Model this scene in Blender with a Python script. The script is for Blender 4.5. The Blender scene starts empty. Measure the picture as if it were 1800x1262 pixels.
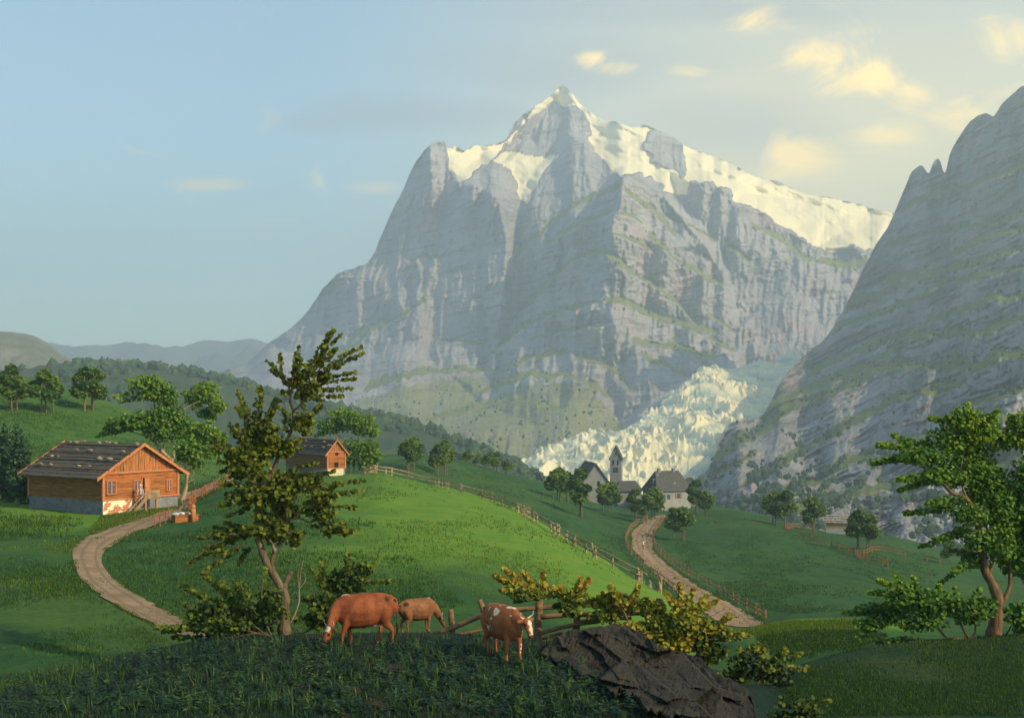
import bpy, bmesh, math, random
import numpy as np
from mathutils import Vector, Matrix, geometry
R = math.radians
random.seed(7)
SC = bpy.context.scene
COL = SC.collection
# ------------------------------------------------------------------ camera frame: level camera, looking along +Y
SUN_E, EXPO, SKY_S = 4.9, 0.15, 0.15
SKY_TINT = (1.16, 1.34, 1.20, 1)
CLOUD_GLOW, CLOUD_GREY, CLOUD_WARM = (13.4, 9.2, 2.4, 1), (2.9, 3.1, 3.5, 1), (19.0, 12.2, 2.2, 1)
HAZE_D, HAZE_COL = 1.75e-4, (.63, .805, 1.0, 1)
SHADE_CLOUD_D = .009
F, CX, HY, CZ = 2173.0, 900.0, 700.0, 40.0
SUN_EL, SUN_AZ = R(33.0), R(124.0)          # azimuth clockwise from +Y
SUN_DIR = Vector((math.sin(SUN_AZ)*math.cos(SUN_EL), math.cos(SUN_AZ)*math.cos(SUN_EL), math.sin(SUN_EL)))

def P(px, py, d):
    return np.array([(px-CX)/F*d, d, CZ+(HY-py)/F*d])

# ------------------------------------------------------------------ numpy noise
def _h(ix, iy, iz, seed):
    n = (ix*374761393 + iy*668265263 + iz*1274126177 + seed*974711) & 0xffffffff
    n = ((n ^ (n >> 13))*1274126177) & 0xffffffff
    n = ((n ^ (n >> 16))*2246822519) & 0xffffffff
    return ((n ^ (n >> 15)) & 0xffff)/32767.5 - 1.0

def vn(x, y, z=0.0, seed=0):
    x, y, z = np.broadcast_arrays(np.asarray(x, float), np.asarray(y, float), np.asarray(z, float))
    fx, fy, fz = np.floor(x), np.floor(y), np.floor(z)
    ix, iy, iz = fx.astype(np.int64), fy.astype(np.int64), fz.astype(np.int64)
    u, v, w = x-fx, y-fy, z-fz
    u = u*u*u*(u*(u*6-15)+10); v = v*v*v*(v*(v*6-15)+10); w = w*w*w*(w*(w*6-15)+10)
    r = 0
    for a in (0, 1):
        for b in (0, 1):
            for c in (0, 1):
                r = r + _h(ix+a, iy+b, iz+c, seed)*(u if a else 1-u)*(v if b else 1-v)*(w if c else 1-w)
    return r

def fbm(x, y, z=0.0, o=4, seed=0, gain=.5):
    r, a, f = 0, 1.0, 1.0
    for k in range(o):
        r = r + a*vn(np.asarray(x)*f, np.asarray(y)*f, np.asarray(z)*f, seed+k*17)
        a *= gain; f *= 2.03
    return r

def ridged(x, y, z=0.0, o=4, seed=0):
    r, a, f = 0, 1.0, 1.0
    for k in range(o):
        r = r + a*(1-2*np.abs(vn(np.asarray(x)*f, np.asarray(y)*f, np.asarray(z)*f, seed+k*17)))
        a *= .5; f *= 2.03
    return r

def sstep(a, b, x):
    t = np.clip((x-a)/(b-a), 0, 1)
    return t*t*(3-2*t)

def pchip(X, Y, xq):
    """monotone cubic along axis 0; X, Y are [R,N] (or [R]); xq is [Q,N] (or [Q])"""
    X = np.asarray(X, float); Y = np.asarray(Y, float); one = X.ndim == 1
    if one:
        X, Y, xq = X[:, None], Y[:, None], np.asarray(xq, float)[:, None]
    h = np.diff(X, axis=0); dl = np.diff(Y, axis=0)/h
    m = np.zeros_like(Y)
    a, b = dl[:-1], dl[1:]
    w1 = 2*h[1:]+h[:-1]; w2 = h[1:]+2*h[:-1]
    with np.errstate(divide='ignore', invalid='ignore'):
        hm = (w1+w2)/(w1/a+w2/b)
    m[1:-1] = np.where(a*b > 0, hm, 0)
    m[0] = dl[0]; m[-1] = dl[-1]
    out = np.zeros(np.broadcast(xq, X[:1]).shape)
    n = X.shape[0]
    for k in range(n-1):
        lo, hi = X[k], X[k+1]
        sel = ((xq >= lo) | (k == 0)) & ((xq < hi) | (k == n-2))
        t = (xq-lo)/(hi-lo)
        v = (Y[k]*(2*t**3-3*t**2+1)+h[k]*m[k]*(t**3-2*t**2+t)+Y[k+1]*(-2*t**3+3*t**2)+h[k]*m[k+1]*(t**3-t**2))
        out = np.where(sel, v, out)
    return out[:, 0] if one else out

def curve1(pts, xq, k=1):
    a = np.array(pts, float)
    return pchip(a[:, 0], a[:, k], np.clip(xq, a[0, 0], a[-1, 0]))

# ------------------------------------------------------------------ objects
def tag(o, label=None, cat=None, group=None, kind=None):
    if label: o['label'] = label
    if cat: o['category'] = cat
    if group: o['group'] = group
    if kind: o['kind'] = kind
    return o

def link(name, me, mat=None, parent=None, smooth=False):
    o = bpy.data.objects.new(name, me); COL.objects.link(o)
    if parent is not None: o.parent = parent
    if mat is not None and len(me.materials) == 0: me.materials.append(mat)
    me.polygons.foreach_set('use_smooth', np.full(len(me.polygons), bool(smooth)))
    return o

def npmesh(name, V, Fq):
    """V [n,3]; Fq list of int arrays of faces, each [m,k]"""
    me = bpy.data.meshes.new(name)
    V = np.ascontiguousarray(V, np.float32)
    if not isinstance(Fq, (list, tuple)): Fq = [Fq]
    Fq = [np.asarray(f, np.int32) for f in Fq if len(f)]
    loops = np.concatenate([f.ravel() for f in Fq])
    tot = np.concatenate([np.full(len(f), f.shape[1], np.int32) for f in Fq])
    st = np.concatenate([[0], np.cumsum(tot)[:-1]]).astype(np.int32)
    me.vertices.add(len(V)); me.vertices.foreach_set('co', V.ravel())
    me.loops.add(len(loops)); me.loops.foreach_set('vertex_index', loops)
    me.polygons.add(len(tot)); me.polygons.foreach_set('loop_start', st); me.polygons.foreach_set('loop_total', tot)
    me.update(calc_edges=True); me.validate()
    return me

def gridfaces(nr, nc, flip=False):
    i = np.arange(nr-1)[:, None]*nc+np.arange(nc-1)[None, :]
    f = np.stack([i, i+1, i+nc+1, i+nc], -1).reshape(-1, 4)
    return f[:, ::-1] if flip else f

def attr(me, name, vals):
    a = me.attributes.new(name, 'FLOAT', 'POINT')
    a.data.foreach_set('value', np.ascontiguousarray(vals, np.float32).ravel())

def empty(name, loc=(0, 0, 0), rz=0.0):
    o = bpy.data.objects.new(name, None); COL.objects.link(o)
    o.location = loc; o.rotation_euler = (0, 0, rz); o.empty_display_size = .3
    return o

def copy_tree(o, parent=None):
    c = o.copy(); COL.objects.link(c); c.parent = parent
    for ch in list(o.children): copy_tree(ch, c)
    return c

# ------------------------------------------------------------------ node helpers
class NT:
    def __init__(s, tree): s.t = tree; s.n = tree.nodes; s.l = tree.links
    def node(s, typ, **kw):
        n = s.n.new(typ)
        for k, v in kw.items(): setattr(n, k, v)
        return n
    def set(s, sock, v):
        if hasattr(v, 'is_linked') or isinstance(v, bpy.types.NodeSocket): s.l.new(v, sock)
        else:
            try: sock.default_value = v
            except Exception: sock.default_value = (*v, 1.0)
    def math(s, op, a, b=0.0, c=None, clamp=False):
        n = s.node('ShaderNodeMath', operation=op, use_clamp=clamp)
        s.set(n.inputs[0], a); s.set(n.inputs[1], b)
        if c is not None: s.set(n.inputs[2], c)
        return n.outputs[0]
    def mix(s, f, a, b, mode='MIX'):
        n = s.node('ShaderNodeMix', data_type='RGBA', blend_type=mode)
        s.set(n.inputs[0], f); s.set(n.inputs[6], a); s.set(n.inputs[7], b)
        return n.outputs[2]
    def ramp(s, f, stops, interp='LINEAR'):
        n = s.node('ShaderNodeValToRGB'); cr = n.color_ramp; cr.interpolation = interp
        while len(cr.elements) > 1: cr.elements.remove(cr.elements[-1])
        for k, (p, c) in enumerate(stops):
            e = cr.elements[0] if k == 0 else cr.elements.new(p)
            e.position = p; e.color = (*c, 1) if len(c) == 3 else c
        s.set(n.inputs[0], f)
        return n.outputs[0]
    def rng(s, v, a, b, c=0.0, d=1.0, smooth=True):
        n = s.node('ShaderNodeMapRange', interpolation_type='SMOOTHSTEP' if smooth else 'LINEAR')
        for k, x in enumerate((v, a, b, c, d)): s.set(n.inputs[k], x)
        return n.outputs[0]
    def coord(s, which='Object'): return s.node('ShaderNodeTexCoord').outputs[which]
    def pos(s): return s.node('ShaderNodeNewGeometry').outputs['Position']
    def mapping(s, v, scale=(1, 1, 1), rot=(0, 0, 0), loc=(0, 0, 0)):
        n = s.node('ShaderNodeMapping'); s.l.new(v, n.inputs[0])
        n.inputs['Scale'].default_value = scale; n.inputs['Rotation'].default_value = rot; n.inputs['Location'].default_value = loc
        return n.outputs[0]
    def noise(s, v, scale, detail=4, rough=.55, dist=0.0, out='Fac'):
        n = s.node('ShaderNodeTexNoise'); s.l.new(v, n.inputs['Vector'])
        n.inputs['Scale'].default_value = scale; n.inputs['Detail'].default_value = detail
        n.inputs['Roughness'].default_value = rough; n.inputs['Distortion'].default_value = dist
        return n.outputs[out]
    def voro(s, v, scale, feature='F1', out='Distance', rand=1.0):
        n = s.node('ShaderNodeTexVoronoi', feature=feature); s.l.new(v, n.inputs['Vector'])
        n.inputs['Scale'].default_value = scale; n.inputs['Randomness'].default_value = rand
        return n.outputs[out]
    def attr(s, name):
        return s.node('ShaderNodeAttribute', attribute_name=name).outputs['Fac']
    def bump(s, h, strength=.5, dist=.1):
        n = s.node('ShaderNodeBump'); s.set(n.inputs['Height'], h)
        n.inputs['Strength'].default_value = strength; n.inputs['Distance'].default_value = dist
        return n.outputs[0]
    def sep(s, v):
        n = s.node('ShaderNodeSeparateXYZ'); s.l.new(v, n.inputs[0]); return n.outputs

def newmat(name):
    m = bpy.data.materials.new(name); m.use_nodes = True
    t = NT(m.node_tree); b = m.node_tree.nodes['Principled BSDF']
    b.inputs['Roughness'].default_value = .85
    b.inputs['Specular IOR Level'].default_value = .2
    t.bsdf = b
    return m, t
# ------------------------------------------------------------------ camera, sun, sky
cam = bpy.data.cameras.new('camera'); camo = bpy.data.objects.new('camera', cam); COL.objects.link(camo)
camo.location = (0, 0, CZ); camo.rotation_euler = (R(90), 0, 0)
cam.sensor_width = 36; cam.lens = 36*F/1800; cam.shift_y = (HY-631)/1800
cam.clip_start = .5; cam.clip_end = 60000
SC.camera = camo
sun = bpy.data.lights.new('sun', 'SUN'); suno = bpy.data.objects.new('sun', sun); COL.objects.link(suno)
sun.energy = SUN_E; sun.angle = R(.55); sun.color = (1.0, .77, .39)
suno.rotation_euler = SUN_DIR.to_track_quat('Z', 'Y').to_euler()
SC.view_settings.view_transform = 'Standard'; SC.view_settings.look = 'None'
SC.view_settings.exposure = EXPO; SC.view_settings.gamma = 1
SC.cycles.volume_bounces = 1; SC.cycles.max_bounces = 6; SC.cycles.diffuse_bounces = 3
SC.cycles.transparent_max_bounces = 8; SC.cycles.caustics_reflective = False; SC.cycles.caustics_refractive = False
SC.cycles.use_denoising = True; SC.cycles.sample_clamp_indirect = 6

W = bpy.data.worlds.new('World'); SC.world = W; W.use_nodes = True
t = NT(W.node_tree); bg = W.node_tree.nodes['Background']
sky = t.node('ShaderNodeTexSky', sky_type='NISHITA', sun_disc=False)
sky.sun_elevation = SUN_EL; sky.sun_rotation = SUN_AZ; sky.altitude = 1000
sky.air_density = 1.0; sky.dust_density = 2.2; sky.ozone_density = 1.0
dv = t.coord('Generated'); dx, dy, dz = t.sep(dv)
den = t.math('MAXIMUM', dy, .15)
u = t.math('DIVIDE', dx, den); w = t.math('DIVIDE', dz, den)       # slope left-right and up of the view line
cmb = t.node('ShaderNodeCombineXYZ'); t.l.new(u, cmb.inputs[0]); t.l.new(w, cmb.inputs[1])
uv = cmb.outputs[0]
# broad grey veil from mid-sky to the right
veil = t.noise(t.mapping(uv, (1.6, 4.5, 1), (0, 0, R(14))), 2.0, 5, .6, .6)
vm = t.math('MULTIPLY', t.rng(veil, .34, .66), t.math('MULTIPLY', t.rng(u, -.30, .10), t.rng(w, .12, .20)))
wx = t.noise(t.mapping(uv, (3, 7, 1), (0, 0, R(20)), (3.1, 1.7, 0)), 1.5, 4, .55, .8)
wm = t.math('MULTIPLY', t.rng(wx, .42, .68), t.math('MULTIPLY', t.rng(u, -.36, -.24), t.rng(u, .02, -.08)))
wm = t.math('MULTIPLY', wm, t.math('MULTIPLY', t.rng(w, .10, .15), t.rng(w, .30, .2)))
# warm lit puffs and grey drifts, each at its own place in the sky
pf = t.noise(t.mapping(uv, (9, 16, 1), (0, 0, R(-14))), 1.0, 8, .62, .9)
def drift(lst):
    tot = None
    for cx, cy, rx, ry, k in lst:
        a = t.math('DIVIDE', t.math('SUBTRACT', u, (cx-CX)/F), rx/F); b = t.math('DIVIDE', t.math('SUBTRACT', w, (HY-cy)/F), ry/F)
        d = t.math('SQRT', t.math('ADD', t.math('MULTIPLY', a, a), t.math('MULTIPLY', b, b)))
        v = t.math('MULTIPLY', t.rng(d, 1.0, .0, smooth=True), k)
        tot = v if tot is None else t.math('MAXIMUM', tot, v)
    return tot
pm = drift([(1035,103,70,28,.8),(1095,122,85,34,.9),(1205,128,120,36,.8),(1280,155,90,30,.6),(1330,45,170,60,.75),(1440,100,150,85,1),(1520,140,170,80,1),(1610,165,120,75,.9),(1570,232,150,60,.95),(1690,205,150,80,1.0),(1390,280,140,80,.9),(1770,70,130,80,.6),(2000,150,250,120,.9),(2150,350,200,60,.8)])
pm = t.rng(t.math('ADD', pm, t.math('MULTIPLY', t.math('SUBTRACT', pf, .5), 2.8)), .25, 1.25)
lm = drift([(375,325,150,26,.9),(660,330,110,28,.95),(480,388,130,22,.6),(-200,250,300,60,.9)])
lm = t.rng(t.math('ADD', lm, t.math('MULTIPLY', t.math('SUBTRACT', pf, .5), 1.2)), .3, 1.1)
gm = drift([(700,200,420,75,1),(1000,120,560,110,.8),(560,215,200,50,.9),(1300,230,420,150,.8),(1200,20,700,60,.8),(420,330,300,80,.5)])
gm = t.rng(t.math('ADD', gm, t.math('MULTIPLY', t.math('SUBTRACT', veil, .5), 1.3)), .15, 1.1)
hz = t.math('MULTIPLY', t.rng(w, .50, .0), t.rng(u, -.20, .26))   # warm glow towards the sun side
base = t.mix(1.0, sky.outputs[0], SKY_TINT, 'MULTIPLY')
base = t.mix(t.math('MULTIPLY', hz, .85), base, CLOUD_GLOW)
base = t.mix(t.math('MULTIPLY', gm, .62), base, CLOUD_GREY)
base = t.mix(t.math('MULTIPLY', lm, .42), base, CLOUD_GLOW)
base = t.mix(t.math('MULTIPLY', pm, .62), base, CLOUD_WARM)
t.l.new(base, bg.inputs[0]); bg.inputs[1].default_value = SKY_S

# ------------------------------------------------------------------ valley air
def haze_box():
    bm = bmesh.new(); bmesh.ops.create_cube(bm, size=1)
    me = bpy.data.meshes.new('haze'); bm.to_mesh(me); bm.free()
    lo, hi = np.array([-12500, -120, -150.]), np.array([12500, 11800, 1560.])
    V = np.array([v.co for v in me.vertices])
    V = lo+(V+.5)*(hi-lo)
    me.vertices.foreach_set('co', V.astype(np.float32).ravel())
    m = bpy.data.materials.new('valley_air'); m.use_nodes = True; n = m.node_tree.nodes
    n.remove(n['Principled BSDF'])
    v = n.new('ShaderNodeVolumePrincipled'); v.inputs['Color'].default_value = HAZE_COL
    v.inputs['Density'].default_value = HAZE_D; v.inputs['Anisotropy'].default_value = .15
    m.node_tree.links.new(v.outputs[0], n['Material Output'].inputs['Volume'])
    tag(link('haze', me, m), 'pale blue mountain air filling the valley', None, None, 'stuff')
# ------------------------------------------------------------------ ground: rows from near to far as (px, py, distance)
ROWS = [
 [(-1400,1830,10),(3200,1830,10)],
 [(-1400,1290,22),(0,1275,22),(300,1264,22),(700,1262,22.5),(1000,1265,22.5),(1250,1290,22),(1340,1330,23),(1450,1300,23.5),(1800,1262,25),(2200,1240,26),(3200,1200,28)],
 [(-1400,1210,28),(0,1222,27.5),(120,1195,29),(270,1140,32),(400,1120,33),(500,1113,33),(700,1108,33.5),(900,1118,33.5),(1000,1130,32),(1150,1150,31),(1300,1205,29.5),(1350,1200,32),(1420,1163,36),(1500,1138,39),(1600,1124,41),(1700,1120,41.5),(1800,1112,42),(2000,1090,45),(3200,1000,55)],
 [(-1400,1160,36),(0,1150,35.5),(120,1150,37),(270,1138,42),(400,1120,43),(500,1115,44),(700,1112,44),(900,1122,44),(1000,1135,43),(1150,1160,42),(1300,1215,40),(1350,1195,44),(1420,1165,47),(1500,1145,50),(1600,1135,52),(1800,1125,54),(3200,1050,70)],
 [(-1400,1040,55),(0,1040,52),(130,1030,58),(200,1040,57),(320,1050,56),(500,1040,56),(700,1020,60),(900,1040,60),(1000,1060,58),(1150,1095,58),(1250,1122,58),(1310,1103,62),(1400,1087,63),(1500,1087,64),(1600,1100,66),(1800,1110,70),(3200,1040,90)],
 [(-1400,880,120),(0,893,112),(150,900,110),(250,895,111),(320,882,118),(400,845,150),(500,833,190),(620,833,205),(660,830,210),(700,842,200),(800,862,190),(900,892,172),(1000,948,142),(1100,1010,112),(1160,1042,98),(1240,1082,86),(1300,1110,80),(1400,1100,85),(1600,1110,88),(1800,1115,92),(3200,1050,120)],
 [(-1400,840,150),(0,862,140),(150,866,140),(250,862,142),(320,850,150),(400,838,180),(500,836,220),(620,838,235),(700,852,232),(800,880,225),(900,915,215),(1000,975,185),(1100,1040,155),(1160,1075,140),(1240,1110,125),(1300,1112,130),(1400,1085,145),(1500,1080,150),(1600,1085,150),(1800,1090,150),(3200,1000,200)],
 [(-1400,760,200),(0,760,190),(150,770,195),(250,782,195),(320,795,200),(400,815,215),(500,828,260),(620,822,285),(700,825,290),(800,848,300),(900,865,310),(1000,915,270),(1100,960,245),(1160,985,225),(1240,1010,205),(1300,1015,205),(1400,1005,220),(1500,1000,230),(1600,1010,230),(1800,1030,230),(3200,950,300)],
 [(-1400,640,260),(0,660,262),(80,672,262),(150,690,260),(230,722,250),(300,757,245),(400,803,240),(500,818,300),(560,810,320),(650,797,350),(720,798,370),(800,808,400),(870,828,440),(960,850,470),(1060,885,480),(1160,893,480),(1240,888,470),(1300,896,430),(1340,905,410),(1450,935,370),(1500,940,370),(1560,942,380),(1620,955,380),(1700,975,370),(1800,1000,360),(3200,900,420)],
]
PXG = np.arange(-1400, 3201, 4.0)
RP = np.array([curve1(r, PXG, 1) for r in ROWS]); RD = np.array([np.exp(curve1([(a, b, math.log(c)) for a, b, c in r], PXG, 2)) for r in ROWS])
RP = np.vstack([RP, RP[-1]+60, 700+175/1100*F+0*PXG, 700+175/11000*F+0*PXG])
RD = np.vstack([RD, RD[-1]*1.35, 1100+0*PXG, 11000+0*PXG])
LRD = np.log(RD)

def ground_py(px, d):
    px = np.atleast_1d(np.asarray(px, float)); d = np.atleast_1d(np.asarray(d, float))
    k = np.clip((px-PXG[0])/4.0, 0, len(PXG)-1.001); i = k.astype(int); f = k-i
    X = LRD[:, i]*(1-f)+LRD[:, i+1]*f; Y = RP[:, i]*(1-f)+RP[:, i+1]*f
    out = np.zeros(len(px))
    for s in range(0, len(px), 40000):
        e = s+40000
        out[s:e] = pchip(X[:, s:e], Y[:, s:e], np.log(np.clip(d[s:e], 10, 10999))[None, :])[0]
    return out

def bumps(x, y):
    d = np.asarray(y)
    return fbm(np.asarray(x)/9.0, d/9.0, 0, 3, 5)*.10*np.clip(d/60, .6, 3)

def gz(x, y):
    x = np.atleast_1d(np.asarray(x, float)); y = np.atleast_1d(np.asarray(y, float))
    px = CX+x/y*F
    return CZ+(HY-ground_py(px, y))/F*y+bumps(x, y)

def hit(px, py, lo=14.0, hi=700.0):
    """distance at which the line of sight through (px, py) first meets the ground between lo and hi"""
    d = np.exp(np.linspace(math.log(lo), math.log(hi), 700))
    X = (px-CX)/F*d
    z = gz(X, d); zr = CZ+(HY-py)/F*d
    s = np.where(z >= zr)[0]
    if len(s) == 0: return d[np.argmin(zr-z)]
    k = s[0]
    if k == 0: return d[0]
    a, b = zr[k-1]-z[k-1], z[k]-zr[k]
    return d[k-1]+(d[k]-d[k-1])*a/(a+b+1e-9)

def at(px, py, lo=14.0, hi=700.0):
    d = hit(px, py, lo, hi); x = (px-CX)/F*d
    return Vector((x, d, float(gz(x, d)[0])))

def grass_mat(name, dark, light, dry, cell=1.0, fields=False):
    m, t = newmat(name); p = t.pos()
    big = t.noise(p, .035/cell, 4, .6); mid = t.noise(t.mapping(p, (1, .6, 1)), .45/cell, 4, .6, .5)
    fine = t.noise(t.mapping(p, (1, .35, 1)), 3.5/cell, 3, .7)
    c = t.mix(t.rng(mid, .3, .72), dark, light)
    c = t.mix(t.math('MULTIPLY', t.rng(big, .45, .75), .55), c, dry)
    c = t.mix(t.math('MULTIPLY', t.rng(fine, .35, .7), .5), c, t.mix(.5, c, (.0, .01, .0)))
    if fields:      # meadow sunlight painted brighter; front knoll soil and rank growth darkened as shade
        c = t.mix(t.math('MULTIPLY', t.attr('lit_tint'), .9), c, t.mix(t.rng(mid, .3, .7), (.070, .165, .020), (.112, .196, .026)))
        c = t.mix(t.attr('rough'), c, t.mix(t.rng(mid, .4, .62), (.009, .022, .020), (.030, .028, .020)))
    t.l.new(c, t.bsdf.inputs['Base Color'])
    h = t.math('ADD', t.math('MULTIPLY', fine, .5), mid)
    t.l.new(t.bump(h, .55, .25*cell), t.bsdf.inputs['Normal'])
    t.bsdf.inputs['Roughness'].default_value = .95; t.bsdf.inputs['Specular IOR Level'].default_value = .08
    return m

def build_ground():
    d = []
    for k in range(len(ROWS)+2):
        n = 26 if k < 8 else 14
        d.append(np.linspace(0, 1, n, endpoint=False)+k)
    tt = np.concatenate(d+[[len(RD)-1.0]])
    cols = np.unique(np.concatenate([np.arange(-1400, -100, 20), np.arange(-100, 1900, 6), np.arange(1900, 3201, 20)])).astype(float)
    i = ((cols-PXG[0])/4).astype(int)
    kk = np.clip(tt.astype(int), 0, len(RD)-2); f = (tt-kk)[:, None]
    LD = LRD[kk][:, i]*(1-f)+LRD[kk+1][:, i]*f
    D = np.exp(LD); PXX = np.broadcast_to(cols, D.shape)
    X = (PXX-CX)/F*D
    Z = gz(X.ravel(), D.ravel()).reshape(D.shape)
    V = np.stack([X, D, Z], -1).reshape(-1, 3)
    me = npmesh('ground', V, gridfaces(*D.shape))
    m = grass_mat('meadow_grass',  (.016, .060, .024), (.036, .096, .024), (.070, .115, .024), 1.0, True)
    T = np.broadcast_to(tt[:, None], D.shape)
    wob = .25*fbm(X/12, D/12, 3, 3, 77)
    lit_tint = sstep(3.55, 4.3, T+wob+.5*sstep(900, 1150, PXX)*(PXX < 1240))*(T < 5.04)*sstep(430, 760, PXX+200*wob)*(1-sstep(1195, 1260, PXX))
    lit_tint = np.maximum(lit_tint, .9*sstep(4.55, 4.9, T+wob)*(T < 5.6)*(1-sstep(230, 330, PXX)))
    lit_tint = np.maximum(lit_tint, 1.0*sstep(3.6, 3.9, T)*(1-sstep(4.15, 4.5, T+wob))*sstep(1290, 1330, PXX)*(1-sstep(1560, 1640, PXX)))
    lit_tint = np.maximum(lit_tint, .30*sstep(5.6, 6.3, T)*(1-sstep(8.2, 8.6, T))*(1-sstep(380, 520, PXX)))
    attr(me, 'lit_tint', lit_tint.ravel())
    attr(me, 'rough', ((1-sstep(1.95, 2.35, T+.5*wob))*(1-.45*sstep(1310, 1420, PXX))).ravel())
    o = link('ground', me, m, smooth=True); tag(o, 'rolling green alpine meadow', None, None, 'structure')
    return o

# ------------------------------------------------------------------ roads draped over the ground
def ribbon(name, edge_l, edge_r, lo, hi, mat, label, wob=.12, lift=.05):
    n = 160
    def dense(e):
        e = np.array(e, float); s = np.concatenate([[0], np.cumsum(np.hypot(*np.diff(e, axis=0).T))]); s /= s[-1]
        q = np.linspace(0, 1, n)
        return np.stack([pchip(s, e[:, 0], q), pchip(s, e[:, 1], q)], 1)
    A, B = dense(edge_l), dense(edge_r)
    wa = np.array([at(x, y, lo, hi) for x, y in A]); wb = np.array([at(x, y, lo, hi) for x, y in B])
    k = np.arange(n)
    wdt = np.linalg.norm(wa-wb, axis=1, keepdims=True)
    dirn = (wb-wa)/wdt
    wa = wa+dirn*(fbm(k*.35, 0*k, 3, 3, 11)*wob)[:, None]; wb = wb+dirn*(fbm(k*.35, 0*k, 9, 3, 12)*wob)[:, None]
    m = 9; f = np.linspace(0, 1, m)[None, :, None]
    V = wa[:, None]*(1-f)+wb[:, None]*f
    V = V.reshape(-1, 3)
    V[:, 2] = gz(V[:, 0], V[:, 1])+lift
    me = npmesh(name, V, gridfaces(n, m))
    if me.polygons[len(me.polygons)//2].normal.z < 0: me.flip_normals()
    attr(me, 'across', np.tile(np.linspace(0, 1, m), n))
    return tag(link(name, me, mat, smooth=True), label, None, None, 'structure')

def road_mat():
    m, t = newmat('dirt_road'); p = t.pos()
    a = t.noise(p, .5, 5, .65); b = t.noise(p, 4, 4, .7)
    rut = t.math('ABSOLUTE', t.math('SUBTRACT', t.math('ABSOLUTE', t.math('SUBTRACT', t.attr('across'), .5)), .22))
    c = t.mix(t.rng(a, .3, .7), (.17, .118, .072), (.28, .20, .128))
    st = t.noise(t.mapping(p, (1.0, .35, 1)), 1.6, 5, .7, .8)
    c = t.mix(t.math('MULTIPLY', t.rng(rut, .10, .0), t.rng(a, .3, .6, .25, .65)), c, (.10, .072, .05)); c = t.mix(t.math('MULTIPLY', t.rng(st, .55, .68), .55), c, (.085, .062, .044))
    c = t.mix(t.math('MULTIPLY', t.rng(b, .55, .75), .5), c, (.09, .07, .05))
    t.l.new(c, t.bsdf.inputs['Base Color']); t.l.new(t.bump(t.math('ADD', a, b), .5, .15), t.bsdf.inputs['Normal'])
    return m

ground = build_ground()
RM = road_mat()
ribbon('farm_road', [(385,1136),(335,1122),(285,1104),(215,1070),(165,1038),(135,1005),(127,975),(134,958),(160,940),(210,918),(255,897),(290,880),(318,869),(348,859),(385,846),(420,834)],
       [(455,1128),(398,1116),(345,1100),(300,1079),(250,1052),(215,1030),(190,1008),(178,985),(182,972),(205,956),(238,938),(268,925),(300,912),(328,893),(350,879),(400,853)],
       33, 260, RM, 'brown dirt farm road curving past the chalet')
ribbon('village_road', [(1265,1097),(1195,1042),(1155,1012),(1128,985),(1111,960),(1110,940),(1122,925),(1140,912),(1158,904)],
       [(1345,1097),(1300,1070),(1250,1044),(1200,1012),(1165,985),(1147,962),(1148,943),(1155,928),(1165,913),(1176,904)],
       110, 520, RM, 'brown dirt road winding up to the village', .3, .10)
# ------------------------------------------------------------------ mountains: relief built from depth soundings, ridge lines and traced ledges
def tri_interp(pts, edges, U, Vv):
    pts = np.array(pts, float)
    vs = [Vector((a, b)) for a, b in pts[:, :2]]
    ov, oe, of, orig, _, _ = geometry.delaunay_2d_cdt(vs, edges, [], 0, 1e-4)
    dep = np.zeros(len(ov))
    for k, o in enumerate(orig):
        if o: dep[k] = pts[o[0], 2]
        else:
            dd = np.hypot(pts[:, 0]-ov[k][0], pts[:, 1]-ov[k][1]); w = 1/(dd**3+1e-6); dep[k] = (w*pts[:, 2]).sum()/w.sum()
    out = np.full(U.shape, np.nan)
    for f in of:
        if len(f) != 3: continue
        (x0, y0), (x1, y1), (x2, y2) = [tuple(ov[i]) for i in f]
        den = (y1-y2)*(x0-x2)+(x2-x1)*(y0-y2)
        if abs(den) < 1e-9: continue
        a = ((y1-y2)*(U-x2)+(x2-x1)*(Vv-y2))/den; b = ((y2-y0)*(U-x2)+(x0-x2)*(Vv-y2))/den; c = 1-a-b
        s = (a >= -1e-6) & (b >= -1e-6) & (c >= -1e-6)
        out[s] = (a*dep[f[0]]+b*dep[f[1]]+c*dep[f[2]])[s]
    bad = np.isnan(out)
    if bad.any():
        bu, bv = U[bad], Vv[bad]
        w = 1/((bu[:, None]-pts[None, :, 0])**2+(bv[:, None]-pts[None, :, 1])**2+1)**1.5
        out[bad] = (w*pts[None, :, 2]).sum(1)/w.sum(1)
    return out

def blur(A, n):
    for _ in range(n):
        B = np.pad(A, 1, mode='edge')
        A = (B[1:-1, 1:-1]*2+B[:-2, 1:-1]+B[2:, 1:-1]+B[1:-1, :-2]+B[1:-1, 2:])/6
    return A

def boxblur(A, rv, ru):
    for ax, r in ((0, rv), (1, ru), (0, rv), (1, ru)):
        pw = [(0, 0), (0, 0)]; pw[ax] = (r+1, r)
        c = np.cumsum(np.pad(A, pw, mode='edge'), axis=ax); n = 2*r+1
        A = (np.take(c, range(n, c.shape[ax]), ax)-np.take(c, range(0, c.shape[ax]-n), ax))/n
    return A

def in_poly(poly, X, Y):
    poly = np.array(poly, float); r = np.zeros(X.shape, bool)
    x0, y0 = poly[-1]
    for x1, y1 in poly:
        c = ((y1 > Y) != (y0 > Y)) & (X < (x0-x1)*(Y-y1)/(y0-y1+1e-12)+x1)
        r ^= c; x0, y0 = x1, y1
    return r

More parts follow.
